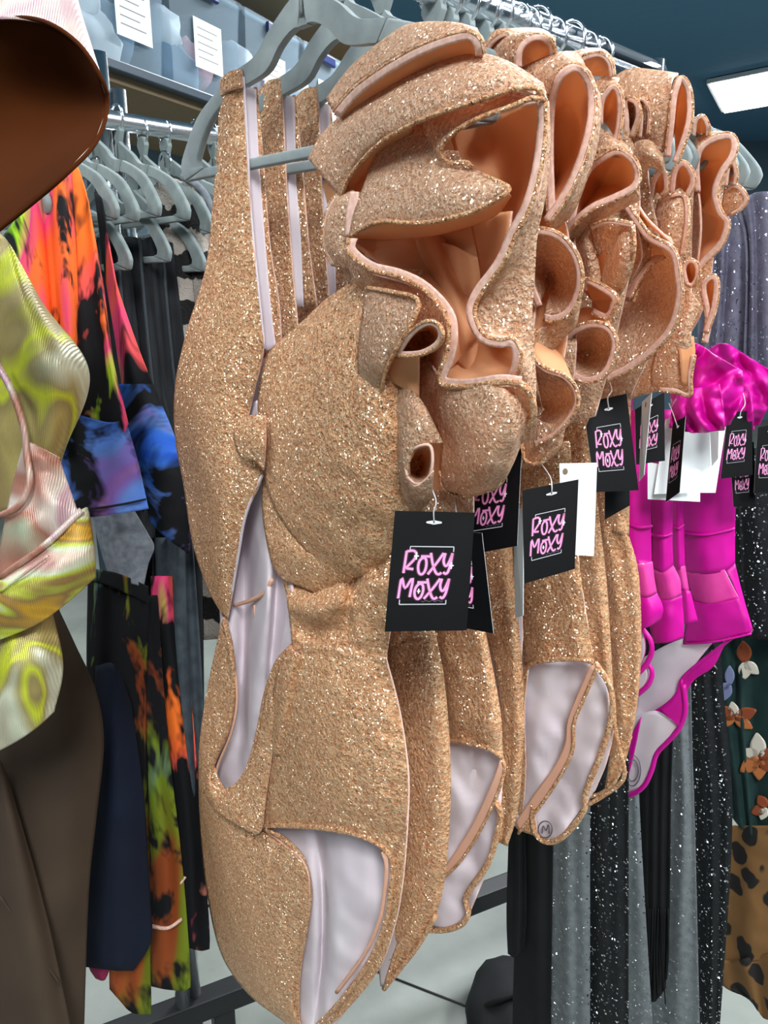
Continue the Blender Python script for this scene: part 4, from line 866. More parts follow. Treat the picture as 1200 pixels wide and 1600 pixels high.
B3.horn([(882, 368, .024), (890, 340, .020), (900, 300, .018), (918, 262, .022), (940, 244, .028), (966, 233, .030), (990, 246, .030), (1000, 270, .028), (994, 294, .028), (964, 311, .030), (930, 326, .032), (905, 345, .032), (884, 368, .030)], (940, 290), .030, w=9, side=1)
B3.flap([[(994, 296, .026), (964, 313, .028), (930, 328, .030), (904, 347, .030), (882, 370, .028)], [(1000, 310, .010), (972, 326, .014), (940, 342, .016), (918, 360, .014), (900, 380, .010)]], GR, nu=8, nv=24)
B3.flap([[(902, 352, .004), (900, 395, .008), (905, 440, .006)], [(915, 345, .016), (918, 390, .020), (928, 450, .012)], [(922, 348, .010), (932, 395, .014), (942, 455, .008)]], GR, nu=10, nv=20, edge=[(904, 350, .006), (915, 345, .018), (924, 352, .014)], band=False)
B3.flap([[(922, 352, .004), (930, 395, .004), (940, 432, .004)], [(935, 346, .012), (940, 385, .012), (948, 420, .008)], [(950, 345, .016), (948, 385, .014), (950, 415, .010)]], GI, nu=8, nv=16)
B3.flap([[(922, 354, .020), (928, 375, .018), (936, 400, .012)], [(950, 344, .026), (946, 362, .022), (944, 392, .014)], [(988, 349, .026), (968, 362, .026), (950, 400, .016)]], GR, nu=10, nv=14, edge=[(922, 354, .022), (950, 344, .028), (988, 349, .028)], w=6, side=1)
B3.flap([[(988, 350, .026), (968, 366, .024), (948, 405, .014), (940, 440, .010)], [(990, 378, .028), (975, 395, .032), (960, 430, .022), (950, 456, .012)], [(988, 405, .022), (985, 425, .022), (975, 445, .016), (962, 468, .008)]], GR, nu=12, nv=20, edge=[(989, 352, .028), (991, 380, .030), (988, 408, .024), (978, 440, .018), (962, 468, .010)], band=False)
B3.horn([(910, 452, .016), (914, 436, .024), (935, 442, .026), (962, 460, .024), (963, 476, .022), (950, 498, .018), (925, 490, .014)], (925, 470), .015, w=9, side=1)
B3.flap([[(880, 500, .0), (885, 530, .0), (890, 560, .0)], [(915, 480, .006), (925, 505, .010), (940, 520, .006)], [(950, 495, .006), (955, 510, .008), (965, 530, .004)]], GI, nu=10, nv=12)
B3.horn([(872, 535, .016), (895, 514, .024), (925, 503, .028), (952, 510, .030), (964, 532, .028), (960, 562, .026), (945, 588, .024), (918, 598, .022), (894, 588, .018), (878, 565, .016), (872, 535, .016)], (918, 555), .012, [M['gold_ruffle'], M['gold_in'], M['serge']], w=9, side=1)
# fourth
B4.flap([[(960, 120, .002), (985, 108, .004), (1020, 110, .004), (1060, 116, .002)], [(965, 170, .008), (990, 150, .018), (1020, 145, .020), (1050, 128, .018)], [(985, 220, .004), (1005, 200, .016), (1028, 195, .018), (1046, 180, .016)], [(1010, 270, .0), (1020, 250, .008), (1032, 240, .010), (1042, 235, .008)]], GR, nu=20, nv=24)
B4.horn([(1040, 245, .012), (1046, 190, .016), (1050, 150, .018), (1058, 124, .018), (1070, 122, .016), (1080, 145, .014), (1081, 185, .014), (1070, 225, .014), (1058, 255, .014)], (1055, 200), .03, w=8, side=1)
B4.horn([(974, 225, .018), (976, 190, .022), (974, 160, .024), (985, 152, .026), (998, 162, .026), (1000, 185, .024), (990, 215, .020)], (984, 195), .025, w=7, side=1)
B4.horn([(998, 215, .016), (1000, 180, .020), (995, 158, .022), (1008, 155, .022), (1017, 175, .020), (1015, 210, .018)], (1004, 195), .02, w=5, side=1)
B4.flap([[(985, 230, .018), (1000, 220, .022), (1018, 222, .022), (1035, 245, .018)], [(995, 250, .022), (1010, 240, .028), (1025, 245, .026), (1038, 262, .020)], [(1003, 275, .012), (1015, 262, .018), (1025, 262, .018), (1036, 270, .014)]], GR, nu=12, nv=18)
bigedge = [(975, 308, .028), (1000, 345, .030), (1018, 368, .032), (1045, 382, .034), (1058, 398, .034), (1064, 430, .032), (1066, 466, .030), (1052, 515, .026), (1020, 552, .022), (985, 578, .018), (948, 596, .014)]
B4.flap([[(975, 308, .026), (1000, 345, .028), (1018, 368, .030), (1045, 382, .032), (1058, 398, .032), (1064, 430, .030), (1066, 466, .028), (1052, 515, .024), (1020, 552, .020), (985, 578, .016), (948, 596, .012)],
         [(960, 330, .0), (985, 370, .0), (1010, 395, .0), (1030, 410, .0), (1036, 430, .0), (1035, 460, .0), (1028, 490, .002), (1010, 520, .004), (985, 545, .006), (965, 562, .008), (945, 580, .008)],
         [(940, 340, -.02), (950, 380, -.02), (970, 420, -.02), (980, 440, -.02), (985, 460, -.02), (980, 480, -.018), (970, 500, -.014), (960, 520, -.01), (950, 535, -.008), (940, 550, -.004), (935, 570, .0)]], GR, edge=bigedge, side=1, w=10, nu=20, nv=50)
B4.flap([[(975, 300, .006), (1000, 335, .008), (1025, 360, .008), (1048, 372, .008)], [(985, 300, .020), (1010, 340, .024), (1035, 365, .026), (1052, 382, .028)]], GI, nu=6, nv=18)
B4.flap([[(950, 332, .008), (975, 322, .012), (998, 330, .014), (1012, 372, .014), (1016, 400, .012), (1000, 440, .010), (992, 472, .008)], [(955, 345, .014), (975, 334, .020), (990, 345, .022), (1000, 375, .022), (1002, 405, .020), (985, 440, .014), (975, 468, .008)]], [M['gold_ruffle'], M['gold_in'], M['serge']], edge=[(952, 333, .010), (975, 323, .014), (998, 331, .016), (1011, 360, .016), (1015, 395, .014), (1000, 440, .012), (990, 473, .010)], band=False, nu=10, nv=30)
B4.flap([[(985, 470, .014), (1000, 440, .018), (1018, 415, .020), (1040, 402, .020)], [(975, 465, .006), (990, 430, .008), (1008, 408, .008), (1030, 398, .008)]], [M['serge'], M['gold'], M['gold']], nu=6, nv=16)
# fifth
B5.horn([(1012, 318, .010), (1018, 285, .014), (1030, 265, .016), (1042, 272, .016), (1044, 296, .014), (1036, 308, .012)], (1026, 300), .02, w=7, side=1)
B5.horn([(1046, 300, .012), (1050, 270, .016), (1064, 252, .018), (1080, 262, .018), (1086, 285, .016), (1076, 308, .014)], (1064, 292), .02, w=8, side=1)
B5.flap([[(1030, 312, .010), (1022, 345, .012), (1020, 390, .010)], [(1052, 302, .018), (1048, 345, .022), (1042, 395, .016)], [(1072, 305, .014), (1076, 345, .016), (1068, 400, .012)]], GR, nu=12, nv=20, edge=[(1030, 313, .012), (1052, 302, .020), (1072, 306, .016), (1076, 345, .018), (1068, 400, .014)], w=6, side=1)
B5.horn([(1070, 442, .014), (1066, 420, .016), (1076, 405, .018), (1090, 412, .018), (1092, 432, .016), (1082, 448, .014), (1070, 442, .014)], (1079, 427), .015, w=6, side=1)
B5.flap([[(1060, 460, .006), (1040, 510, .008), (1022, 560, .008), (1018, 600, .004), (1035, 612, .002)], [(1078, 455, .014), (1066, 510, .018), (1050, 560, .016), (1045, 590, .012), (1055, 612, .006)], [(1094, 475, .010), (1080, 520, .012), (1084, 560, .010), (1076, 590, .008), (1078, 618, .006)]], GR, nu=16, nv=30, edge=[(1030, 611, .004), (1055, 613, .008), (1079, 618, .008), (1080, 590, .010), (1086, 555, .012)], w=6, side=-1)
B5.flap([[(1058, 530, .016), (1062, 560, .018), (1065, 600, .012)], [(1084, 525, .010), (1086, 555, .010), (1079, 605, .008)]], GI, nu=6, nv=12)
# sixth and seventh
B6.horn([(1086, 300, .010), (1084, 260, .012), (1090, 232, .014), (1110, 215, .016), (1138, 208, .018), (1152, 220, .018), (1148, 246, .018), (1132, 270, .018), (1121, 300, .018), (1128, 330, .018), (1140, 348, .018), (1130, 382, .016), (1102, 412, .014), (1086, 440, .012)], (1096, 330), .03, w=9, side=1, mid=.4)
B6.flap([[(1080, 225, .0), (1095, 212, .002), (1120, 206, .002), (1148, 210, .002)], [(1082, 270, .008), (1090, 235, .014), (1112, 216, .014), (1142, 210, .012)]], GR, nu=8, nv=20)
B6.flap([[(1075, 250, .0), (1078, 300, .0), (1080, 360, .0), (1075, 420, .0)], [(1092, 300, .010), (1095, 330, .012), (1095, 370, .012), (1088, 430, .006)]], GR, nu=10, nv=24)
B6.horn([(1098, 535, .008), (1104, 500, .010), (1096, 455, .012), (1100, 436, .014), (1118, 430, .014), (1123, 450, .014), (1118, 485, .012), (1106, 520, .010)], (1106, 470), .015, w=8, side=1)
B6.horn([(1082, 212, .010), (1085, 190, .014), (1098, 180, .016), (1108, 196, .014), (1108, 212, .010)], (1095, 208), .02, w=5, side=1)
B7.flap([[(1130, 300, .002), (1128, 320, .004), (1128, 340, .002)], [(1150, 288, .010), (1152, 312, .014), (1140, 335, .008)], [(1167, 308, .010), (1166, 320, .010), (1150, 334, .006)]], GR, nu=12, nv=12, edge=[(1130, 298, .004), (1150, 288, .012), (1168, 308, .012), (1160, 326, .010), (1142, 336, .008)], w=6, side=1)
B7.horn([(1132, 290, .012), (1136, 262, .014), (1146, 250, .016), (1152, 270, .014), (1150, 290, .012)], (1142, 280), .02, w=5, side=1)
# shoulder panels that carry those folds
for s, L_, R_ in ((B2, [(760, 100), (800, 330), (805, 560), (790, 700)], [(925, 150), (900, 330), (900, 560), (880, 680)]),
                  (B3, [(880, 110), (880, 330), (850, 560), (830, 680)], [(975, 160), (1000, 320), (960, 540), (930, 650)]),
                  (B4, [(960, 130), (960, 230), (950, 330), (900, 560), (880, 660)], [(1040, 140), (1012, 250), (1030, 370), (1045, 480), (985, 620)]),
                  (B5, [(1000, 200), (1000, 330), (960, 520), (930, 640)], [(1085, 260), (1080, 400), (1075, 520), (1030, 610)]),
                  (B6, [(1040, 180), (1040, 330), (1020, 520), (990, 620)], [(1140, 240), (1120, 360), (1100, 480), (1040, 580)])):
    mid = [((a[0] + b[0]) / 2, (a[1] + b[1]) / 2, -.034) for a, b in zip(L_, R_)]
    s.pat('shoulder_panel', [[(x, y, -.034) for x, y in L_], mid, [(x, y, -.034) for x, y in R_]], GR, nu=20, nv=36, wr=.006, wsc=45)

# ================================================================== hang tags
LOGO = [[(.19, .33), (.17, .515)], [(.19, .335), (.27, .328), (.31, .352), (.29, .40), (.19, .475)], [(.20, .475), (.24, .478), (.29, .482)],
        [(.40, .385), (.36, .41), (.345, .46), (.36, .51), (.395, .525), (.43, .50), (.445, .45), (.435, .40), (.40, .385)], [(.37, .375), (.50, .375)],
        [(.49, .345), (.52, .43), (.56, .50), (.60, .525), (.64, .51)], [(.65, .345), (.57, .43), (.47, .525)],
        [(.67, .345), (.655, .41), (.675, .45), (.70, .45), (.73, .41), (.76, .345)], [(.76, .345), (.74, .44), (.72, .50), (.69, .52), (.66, .505)],
        [(.13, .725), (.155, .555), (.205, .64), (.29, .555), (.27, .715)],
        [(.385, .60), (.345, .625), (.325, .67), (.34, .715), (.375, .73), (.41, .71), (.43, .66), (.42, .615), (.385, .60)], [(.35, .592), (.48, .592)],
        [(.47, .56), (.50, .64), (.54, .71), (.575, .73), (.61, .715)], [(.63, .56), (.55, .64), (.445, .73)],
        [(.65, .56), (.635, .62), (.655, .66), (.68, .66), (.71, .62), (.74, .56)], [(.74, .56), (.72, .65), (.70, .70), (.67, .725), (.64, .71)]]
FRAME = [[(.23, .325), (.23, .293), (.77, .293), (.77, .335)], [(.15, .735), (.15, .775), (.72, .775), (.72, .74)]]
def hang_tag(label, cs, d, black=True, logo=True, top=None, clip=0.0, lw=1.0, group='hang tags on the swimsuits', name='hang_tag', hole=(.5, .09)):
    """cs: TL, TR, BR, BL as (px, py[, forward])"""
    base = ('d', d)
    c = [P(q, base) for q in cs]
    low = min(q.z for q in c)
    ctr = (c[0] + c[1] + c[2] + c[3]) / 4
    o = thing(name, Vector((ctr.x, ctr.y, low)), label, 'price tag' if not black else 'hang tag', group)
    nrm = (c[1] - c[0]).cross(c[3] - c[0]).normalized()
    if nrm.dot(C - ctr) < 0: nrm = -nrm
    def uv(u, v, lift=0.0):
        a = c[0].lerp(c[1], u); b = c[3].lerp(c[2], u)
        return a.lerp(b, v) + nrm * lift
    k = clip
    poly = [(k, 0), (1, 0), (1, 1), (0, 1), (0, k * 0.8)] if k else [(0, 0), (1, 0), (1, 1), (0, 1)]
    verts = [uv(u, v) for u, v in poly] + [uv(u, v, -0.0005) for u, v in poly]; n = len(poly)
    faces = [tuple(range(n)), tuple(reversed(range(n, 2 * n)))] + [(i, n + i, n + (i + 1) % n, (i + 1) % n) for i in range(n)]
    m = M['card_black'] if black else M['card_white']
    mesh_obj('card', verts, faces, [m, M['card_edge']], o, False, None, [0, 0] + [1] * n)
    def ribbon(name, polys, w, lift, mat, parent):
        vs = []; fs = []
        W_ = (c[1] - c[0]).length; H_ = (c[3] - c[0]).length
        for pl in polys:
            q = cr([Vector((u * W_, v * H_, 0)) for u, v in pl], max(6, 5 * len(pl))) if len(pl) > 2 else [Vector((u * W_, v * H_, 0)) for u, v in pl]
            b = len(vs)
            for i, p in enumerate(q):
                t = (q[min(i + 1, len(q) - 1)] - q[max(i - 1, 0)]).normalized(); s = Vector((-t.y, t.x, 0)) * (w * W_ / 2)
                for e in (p + s, p - s): vs.append(uv(e.x / W_, e.y / H_, lift))
            for i in range(len(q) - 1): fs.append((b + 2 * i, b + 2 * i + 1, b + 2 * i + 3, b + 2 * i + 2))
        fs = face_cam(vs, fs)
        return mesh_obj(name, vs, fs, mat, parent, False)
    if logo:
        fr = []
        for pl in FRAME: fr += [[a, b] for a, b in zip(pl, pl[1:])]
        ribbon('print_glow', LOGO, .058 * lw, .0002, M['glow_print'], o)
        ribbon('print_frame', fr, .012 * lw, .0003, M['frame_print'], o)
        lt = ribbon('lettering', LOGO, .030 * lw, .0004, M['pink_print'], o)
        stars = []
        for (u, v, s) in ((.315, .372, .03), (.755, .45, .028), (.375, .665, .02)):
            stars += [[(u - s, v), (u, v), (u + s, v)], [(u, v - s), (u, v), (u, v + s)]]
        ribbon('printed_sparkle', stars, .016, .0005, M['white_print'], lt)
        ribbon('printed_signature', [[(.42 + .02 * i, .748 + .006 * math.sin(i * 1.7)) for i in range(14)]], .007, .0003, M['stamp'], o)
    if black:
        hu, hv = hole
        hs = [uv(hu + .10 * math.cos(a) * (1 if abs(math.sin(a)) < .5 else .5), hv + .018 * math.sin(a), .0006) for a in [2 * math.pi * i / 14 for i in range(14)]]
        mesh_obj('slot_reinforcement', hs + [uv(hu, hv, .0006)], [(i, (i + 1) % 14, 14) for i in range(14)], M['white_metal'], o, False)
    else:
        hs = [uv(hole[0] + .07 * math.cos(a), hole[1] + .035 * math.sin(a), .0004) for a in [2 * math.pi * i / 14 for i in range(14)]]
        mesh_obj('punched_hole', hs, [tuple(range(14))], M['board'], o, False)
    if top:
        a = uv(hole[0], hole[1], .001); b = P(top, base)
        tube('nylon_fastener', [a, uv(hole[0] - .02, 0, .004), (a + b) / 2 + RT * 0.003 + nrm * .003, b], 0.0005, M['plastic_loop'], o, 16, 6)
    return o
hang_tag('large black tag with pink script hanging on the front gold swimsuit', [(617, 798), (742, 801), (729, 985), (601, 987)], .475, top=(668, 748))
hang_tag('black tag half hidden behind the large front tag, showing only its last letters', [(664, 826, -.02), (753, 833), (771, 990), (676, 972, -.02)], .49, top=(709, 772, -.02))
hang_tag('black tag with pink script peeking out below the front ruffle', [(728, 705, -.02), (815, 701), (808, 853), (722, 869, -.02)], .525)
hang_tag('black tilted tag in front of a white card, over the wide white leg lining', [(816, 766), (904, 749), (898, 889), (819, 912)], .525, top=(838, 715, -.02), hole=(.52, .10))
hang_tag('white card behind the tilted black tag', [(874, 724), (933, 723), (928, 869), (878, 866)], .56, False, False, hole=(.15, .09), group=None)
hang_tag('white card seen edge-on left of the tilted black tag', [(802, 800), (818, 792, .02), (817, 962, .02), (805, 966)], .545, False, False, group=None)
hang_tag('black tag with clipped corner below the flower-like ruffle folds', [(911, 630), (979, 615), (998, 766), (930, 769)], .60, top=(945, 580, -.01), clip=.32, hole=(.55, .12))
hang_tag('pale card seen edge-on right of the clipped-corner tag', [(1003, 628), (1018, 614, .02), (1006, 742, .02), (998, 752)], .64, False, False, group=None)
hang_tag('black tag mostly hidden behind the edge-on pale card', [(992, 640), (1038, 612), (1039, 720), (994, 726)], .69)
hang_tag('dark blank end of a tag below the clipped-corner tag', [(945, 700), (984, 690), (984, 790), (945, 812)], .645, True, False)
wc = [([(1040, 655), (1076, 640), (1079, 770), (1022, 772)], .80, 'white card lying behind the narrow black tag'),
      ([(1062, 654), (1108, 656), (1111, 766), (1064, 766)], .82, 'squarest white card over the magenta swimsuits'),
      ([(1012, 722), (1040, 726), (1095, 757), (1094, 784)], .81, 'x'),
      ([(1106, 618), (1124, 604, .02), (1122, 716, .02), (1112, 728)], .82, 'pale translucent-looking card seen edge-on beside the square white card'),
      ([(1096, 665), (1134, 667), (1118, 770), (1090, 770)], .85, 'white card peeking out behind the edge-on card')]
for cs, d, lab in wc:
    if lab == 'x': cs, lab = [(1012, 722), (1094, 735), (1094, 784), (1012, 780)], 'lowest white card, half covered by the other cards'
    hang_tag(lab, cs, d, False, False, group=None)
hang_tag('narrow black tag turned almost edge-on among the white cards', [(1051, 662), (1071, 650, .02), (1062, 769, .02), (1040, 785)], .77, top=(1045, 630), lw=1.0)
hang_tag('black tag with pink script right of the white cards', [(1137, 645), (1175, 641), (1176, 742), (1126, 748)], .86, top=(1160, 610))
hang_tag('black tag hanging lower, behind the tag right of the white cards', [(1140, 700), (1178, 690), (1180, 790), (1146, 792)], .885)
hang_tag('black tag cut off by the right edge of the photo', [(1184, 668), (1222, 660), (1222, 770), (1178, 770)], .87)

# ================================================================== magenta swimsuits
MG = [M['magenta'], M['lining'], M['magenta']]; ML = [M['lining'], M['magenta'], M['magenta']]
def mcord(px, b, r, par, name='hem', lift=.002): return cord(name, px, b, r, M['magenta'], par, None, lift)
def mag(t, label, base): return thing('magenta_swimsuit', P(base, ('t', t)), label, 'swimsuit', 'magenta swimsuits on the near rail'), ('t', t)
m1, b1 = mag(.40, 'nearest magenta swimsuit, beside the rearmost gold one', (990, 1010))
patch('bodice', [[(960, 640, -.01), (960, 760), (962, 870), (1000, 880)], [(985, 640, .01), (985, 760, .012), (990, 870, .012), (1008, 882, .01)], [(1025, 640), (1018, 760), (1018, 880), (1020, 884)]], b1, MG, m1, nu=14, nv=24, wr=.002)
mcord([(985, 820, .012), (1000, 824, .012), (1019, 822, .002)], b1, .0016, m1, 'seam')
patch('mesh_inset', [[(985, 878, .008), (990, 905, .010), (996, 932, .010)], [(1004, 882, .012), (1010, 905, .014), (1012, 932, .014)], [(1019, 878), (1022, 905), (1026, 926)]], b1, [M['magenta_mesh'], M['lining']], m1, nu=8, nv=10)
patch('peplum', [[(970, 930), (980, 960), (995, 984)], [(1005, 932, .012), (1012, 955, .014), (1012, 980, .010)], [(1026, 926), (1036, 950), (1032, 968)]], b1, MG, m1, nu=10, nv=12, wr=.003)
patch('leg_lining', [[(985, 985, -.006), (990, 1020, -.004), (975, 1060)], [(1005, 980, .0), (1008, 1020, .0), (990, 1060)]], b1, ML, m1, nu=6, nv=12)
mcord([(1002, 980), (1016, 1000), (1018, 1020), (1008, 1040), (992, 1056), (980, 1064)], b1, .0032, m1)
m2, b2 = mag(.45, 'second magenta swimsuit from the gold ones, with narrow waist', (1000, 1140))
patch('bodice', [[(1015, 640, -.006), (1018, 760), (1020, 835), (1018, 890)], [(1035, 640, .010), (1036, 760, .012), (1036, 835, .012), (1036, 895, .012)], [(1058, 640), (1052, 760), (1050, 835), (1052, 885)]], b2, MG, m2, nu=12, nv=24, wr=.002)
mcord([(1019, 835, .002), (1036, 838, .014), (1050, 834, .002)], b2, .0016, m2, 'seam')
patch('mesh_inset', [[(1018, 888), (1026, 925), (1030, 945)], [(1036, 894, .012), (1044, 915, .014), (1050, 935, .014)], [(1052, 884), (1062, 905), (1064, 930)]], b2, [M['magenta_mesh'], M['lining']], m2, nu=8, nv=10, wr=.003)
patch('peplum', [[(1012, 940), (1015, 975), (1022, 1005)], [(1046, 936, .014), (1044, 970, .014), (1044, 1004, .010)], [(1065, 930), (1068, 970), (1068, 996)]], b2, MG, m2, nu=10, nv=14, wr=.005)
patch('leg_lining', [[(992, 1040, -.004), (995, 1070), (985, 1100)], [(1010, 1040), (1012, 1060), (996, 1085)]], b2, ML, m2, nu=6, nv=10)
mcord([(1012, 1036), (1019, 1050), (1014, 1068), (1000, 1082), (985, 1092)], b2, .0032, m2)
m3, b3 = mag(.50, 'third magenta swimsuit, a thin strip between two wider ones', (960, 1245))
patch('bodice', [[(1050, 640, -.004), (1050, 760), (1050, 830), (1053, 890)], [(1060, 640, .008), (1060, 760, .008), (1060, 830, .008), (1062, 890, .008)], [(1072, 640), (1066, 760), (1068, 830), (1070, 890)]], b3, MG, m3, nu=10, nv=24, wr=.002)
mcord([(1050, 822, .002), (1060, 826, .010), (1068, 820, .002)], b3, .0016, m3, 'seam')
patch('mesh_inset', [[(1053, 886), (1062, 920)], [(1063, 886, .008), (1070, 922, .008)], [(1070, 884), (1076, 924)]], b3, [M['magenta_mesh'], M['lining']], m3, nu=6, nv=8)
patch('peplum', [[(1062, 918), (1066, 975)], [(1072, 922, .008), (1076, 974, .008)], [(1078, 924), (1090, 970)]], b3, MG, m3, nu=8, nv=10, wr=.003)
patch('leg_lining', [[(975, 1130, -.006), (972, 1190, -.004), (966, 1240)], [(1020, 1110, .0), (1015, 1170, .002), (990, 1235)], [(1062, 1130), (1040, 1160), (1000, 1232)]], b3, ML, m3, nu=12, nv=20, wr=.003)
patch('crotch_strip', [[(1030, 1110, .006), (1052, 1090, .004), (1066, 1060, .0)], [(1050, 1125, .006), (1064, 1134, .004), (1070, 1100, .0)]], b3, MG, m3, nu=8, nv=12)
patch('side_strip', [[(985, 1150, .004), (970, 1190, .004), (950, 1238, .002)], [(1002, 1120, .008), (990, 1180, .008), (974, 1242, .004)]], b3, MG, m3, nu=8, nv=16)
mcord([(1068, 1070), (1071, 1110), (1060, 1140), (1042, 1160), (1026, 1178), (1018, 1205), (1006, 1228), (985, 1242), (955, 1243)], b3, .0034, m3)
for k in range(2): cord('round_stamp', [(988 + 13 * math.cos(a) * (1 - .3 * k), 1204 + 24 * math.sin(a) * (1 - .3 * k), .004) for a in [2 * math.pi * i / 16 for i in range(17)]], b3, .0007, M['stamp'], m3, 36, .004)
m4, b4 = mag(.56, 'widest magenta swimsuit with pink mesh stripe, rightmost of its group', (1000, 1145))
patch('bodice', [[(1062, 640, -.004), (1064, 760), (1066, 830), (1070, 895)], [(1095, 640, .012), (1096, 760, .014), (1098, 830, .014), (1100, 897, .014)], [(1126, 640, .006), (1124, 760, .008), (1126, 830, .008), (1132, 892, .008)], [(1155, 640, -.01), (1150, 760, -.006), (1148, 840, -.004), (1148, 880, -.004)]], b4, MG, m4, nu=20, nv=30, wr=.002)
mcord([(1066, 832, .002), (1096, 836, .016), (1124, 832, .010), (1148, 826, -.002)], b4, .0016, m4, 'seam')
patch('mesh_inset', [[(1070, 893), (1076, 918), (1084, 940)], [(1100, 896, .014), (1105, 920, .014), (1112, 944, .014)], [(1132, 890, .008), (1142, 910, .008), (1154, 934, .006)]], b4, [M['magenta_mesh'], M['lining']], m4, nu=12, nv=12)
patch('peplum', [[(1076, 938), (1072, 970), (1068, 1004)], [(1112, 943, .014), (1110, 970, .016), (1106, 1002, .012)], [(1154, 934, .006), (1168, 965, .006), (1173, 988, .004)]], b4, MG, m4, nu=16, nv=16, wr=.003)
patch('peplum_side', [[(1132, 890, .006), (1145, 912, .006), (1172, 985, .004)], [(1148, 880, -.004), (1160, 930, -.004), (1176, 985, -.002)]], b4, MG, m4, nu=6, nv=14)
mcord([(1068, 1006, .002), (1106, 1004, .014), (1140, 998, .010), (1174, 990, .004)], b4, .0014, m4)
patch('leg_lining', [[(1000, 1030, -.01), (998, 1075, -.008), (990, 1130)], [(1060, 1000, -.004), (1050, 1040, .0), (1015, 1118)], [(1130, 985, -.004), (1085, 1040), (1050, 1095)]], b4, ML, m4, nu=16, nv=20, wr=.003)
patch('hip_rim', [[(1150, 990, .002), (1100, 1030, .004), (1065, 1060, .004), (1058, 1082, .004), (1035, 1105, .004), (985, 1132, .004)], [(1132, 1000, .0), (1116, 1040, .0), (1085, 1062, .0), (1066, 1092, .0), (1040, 1118, .0), (985, 1145, .0)]], b4, MG, m4, nu=8, nv=30)
mcord([(1150, 992, .002), (1100, 1030, .004), (1066, 1060, .005), (1058, 1084, .005), (1034, 1106, .005), (985, 1132, .005)], b4, .0022, m4)
for o_, b_, x0, sd in ((m1, b1, 0, 0), (m4, b4, 46, 3)):
    patch('gathered_sleeve', [[(1052 + x0, 552), (1048 + x0, 600), (1052 + x0, 660)], [(1084 + x0, 536, .02), (1080 + x0, 600, .03), (1076 + x0, 668, .02)], [(1120 + x0, 556, .024), (1116 + x0, 610, .034), (1104 + x0, 668, .02)], [(1160 + x0, 580, .01), (1160 + x0, 620, .02), (1140 + x0, 664, .01)]], b_, MG, o_, nu=60, nv=44, folds=3, amp=.005, drift=3.0, seed=sd, wr=.014, wsc=48)
    patch('sleeve_frill', [[(1060 + x0, 610, .03), (1050 + x0, 640, .034), (1046 + x0, 668, .03)], [(1090 + x0, 606, .044), (1088 + x0, 640, .05), (1084 + x0, 676, .044)], [(1124 + x0, 600, .04), (1130 + x0, 636, .044), (1132 + x0, 672, .04)]], b_, MG, o_, nu=50, nv=24, folds=3, amp=.006, drift=2.5, seed=sd + 1, fade=.6, wr=.008, wsc=60)
# ================================================================== sheer top and long dresses further along
def dress(name, label, cols, t, mat, cat='dress', group=None, **k):
    b = ('t', t)
    low = max((p for c in cols for p in c), key=lambda p: p[1])
    o = thing(name, P(low, b), label, cat, group)
    k.setdefault('nu', 40); k.setdefault('nv', 50)
    patch('skirt', cols, b, [mat], o, **k)
    return o, b
o, b = dress('sheer_top', 'sheer lavender-grey glitter top on a grey hanger at the right edge', [[(1085, 420), (1090, 500), (1085, 640)], [(1120, 345, .02), (1120, 450, .03), (1110, 640, .02)], [(1165, 315, .03), (1165, 450, .03), (1160, 640, .02)], [(1300, 340), (1330, 450), (1330, 640)]], .66, M['sheer'], 'top', folds=5, amp=.006, wr=.003)
patch('sleeve', [[(1150, 330, .03), (1165, 400, .04), (1160, 620, .03)], [(1185, 300, .05), (1195, 400, .05), (1200, 600, .04)], [(1290, 310, .03), (1310, 400, .04), (1310, 620, .03)]], b, [M['sheer']], o, nu=30, nv=40, folds=4, amp=.005)
dup(hg, RC - R * 0.05 + R * 0.68, 'grey hanger with shoulder end showing above the sheer lavender top', None, 0.03)
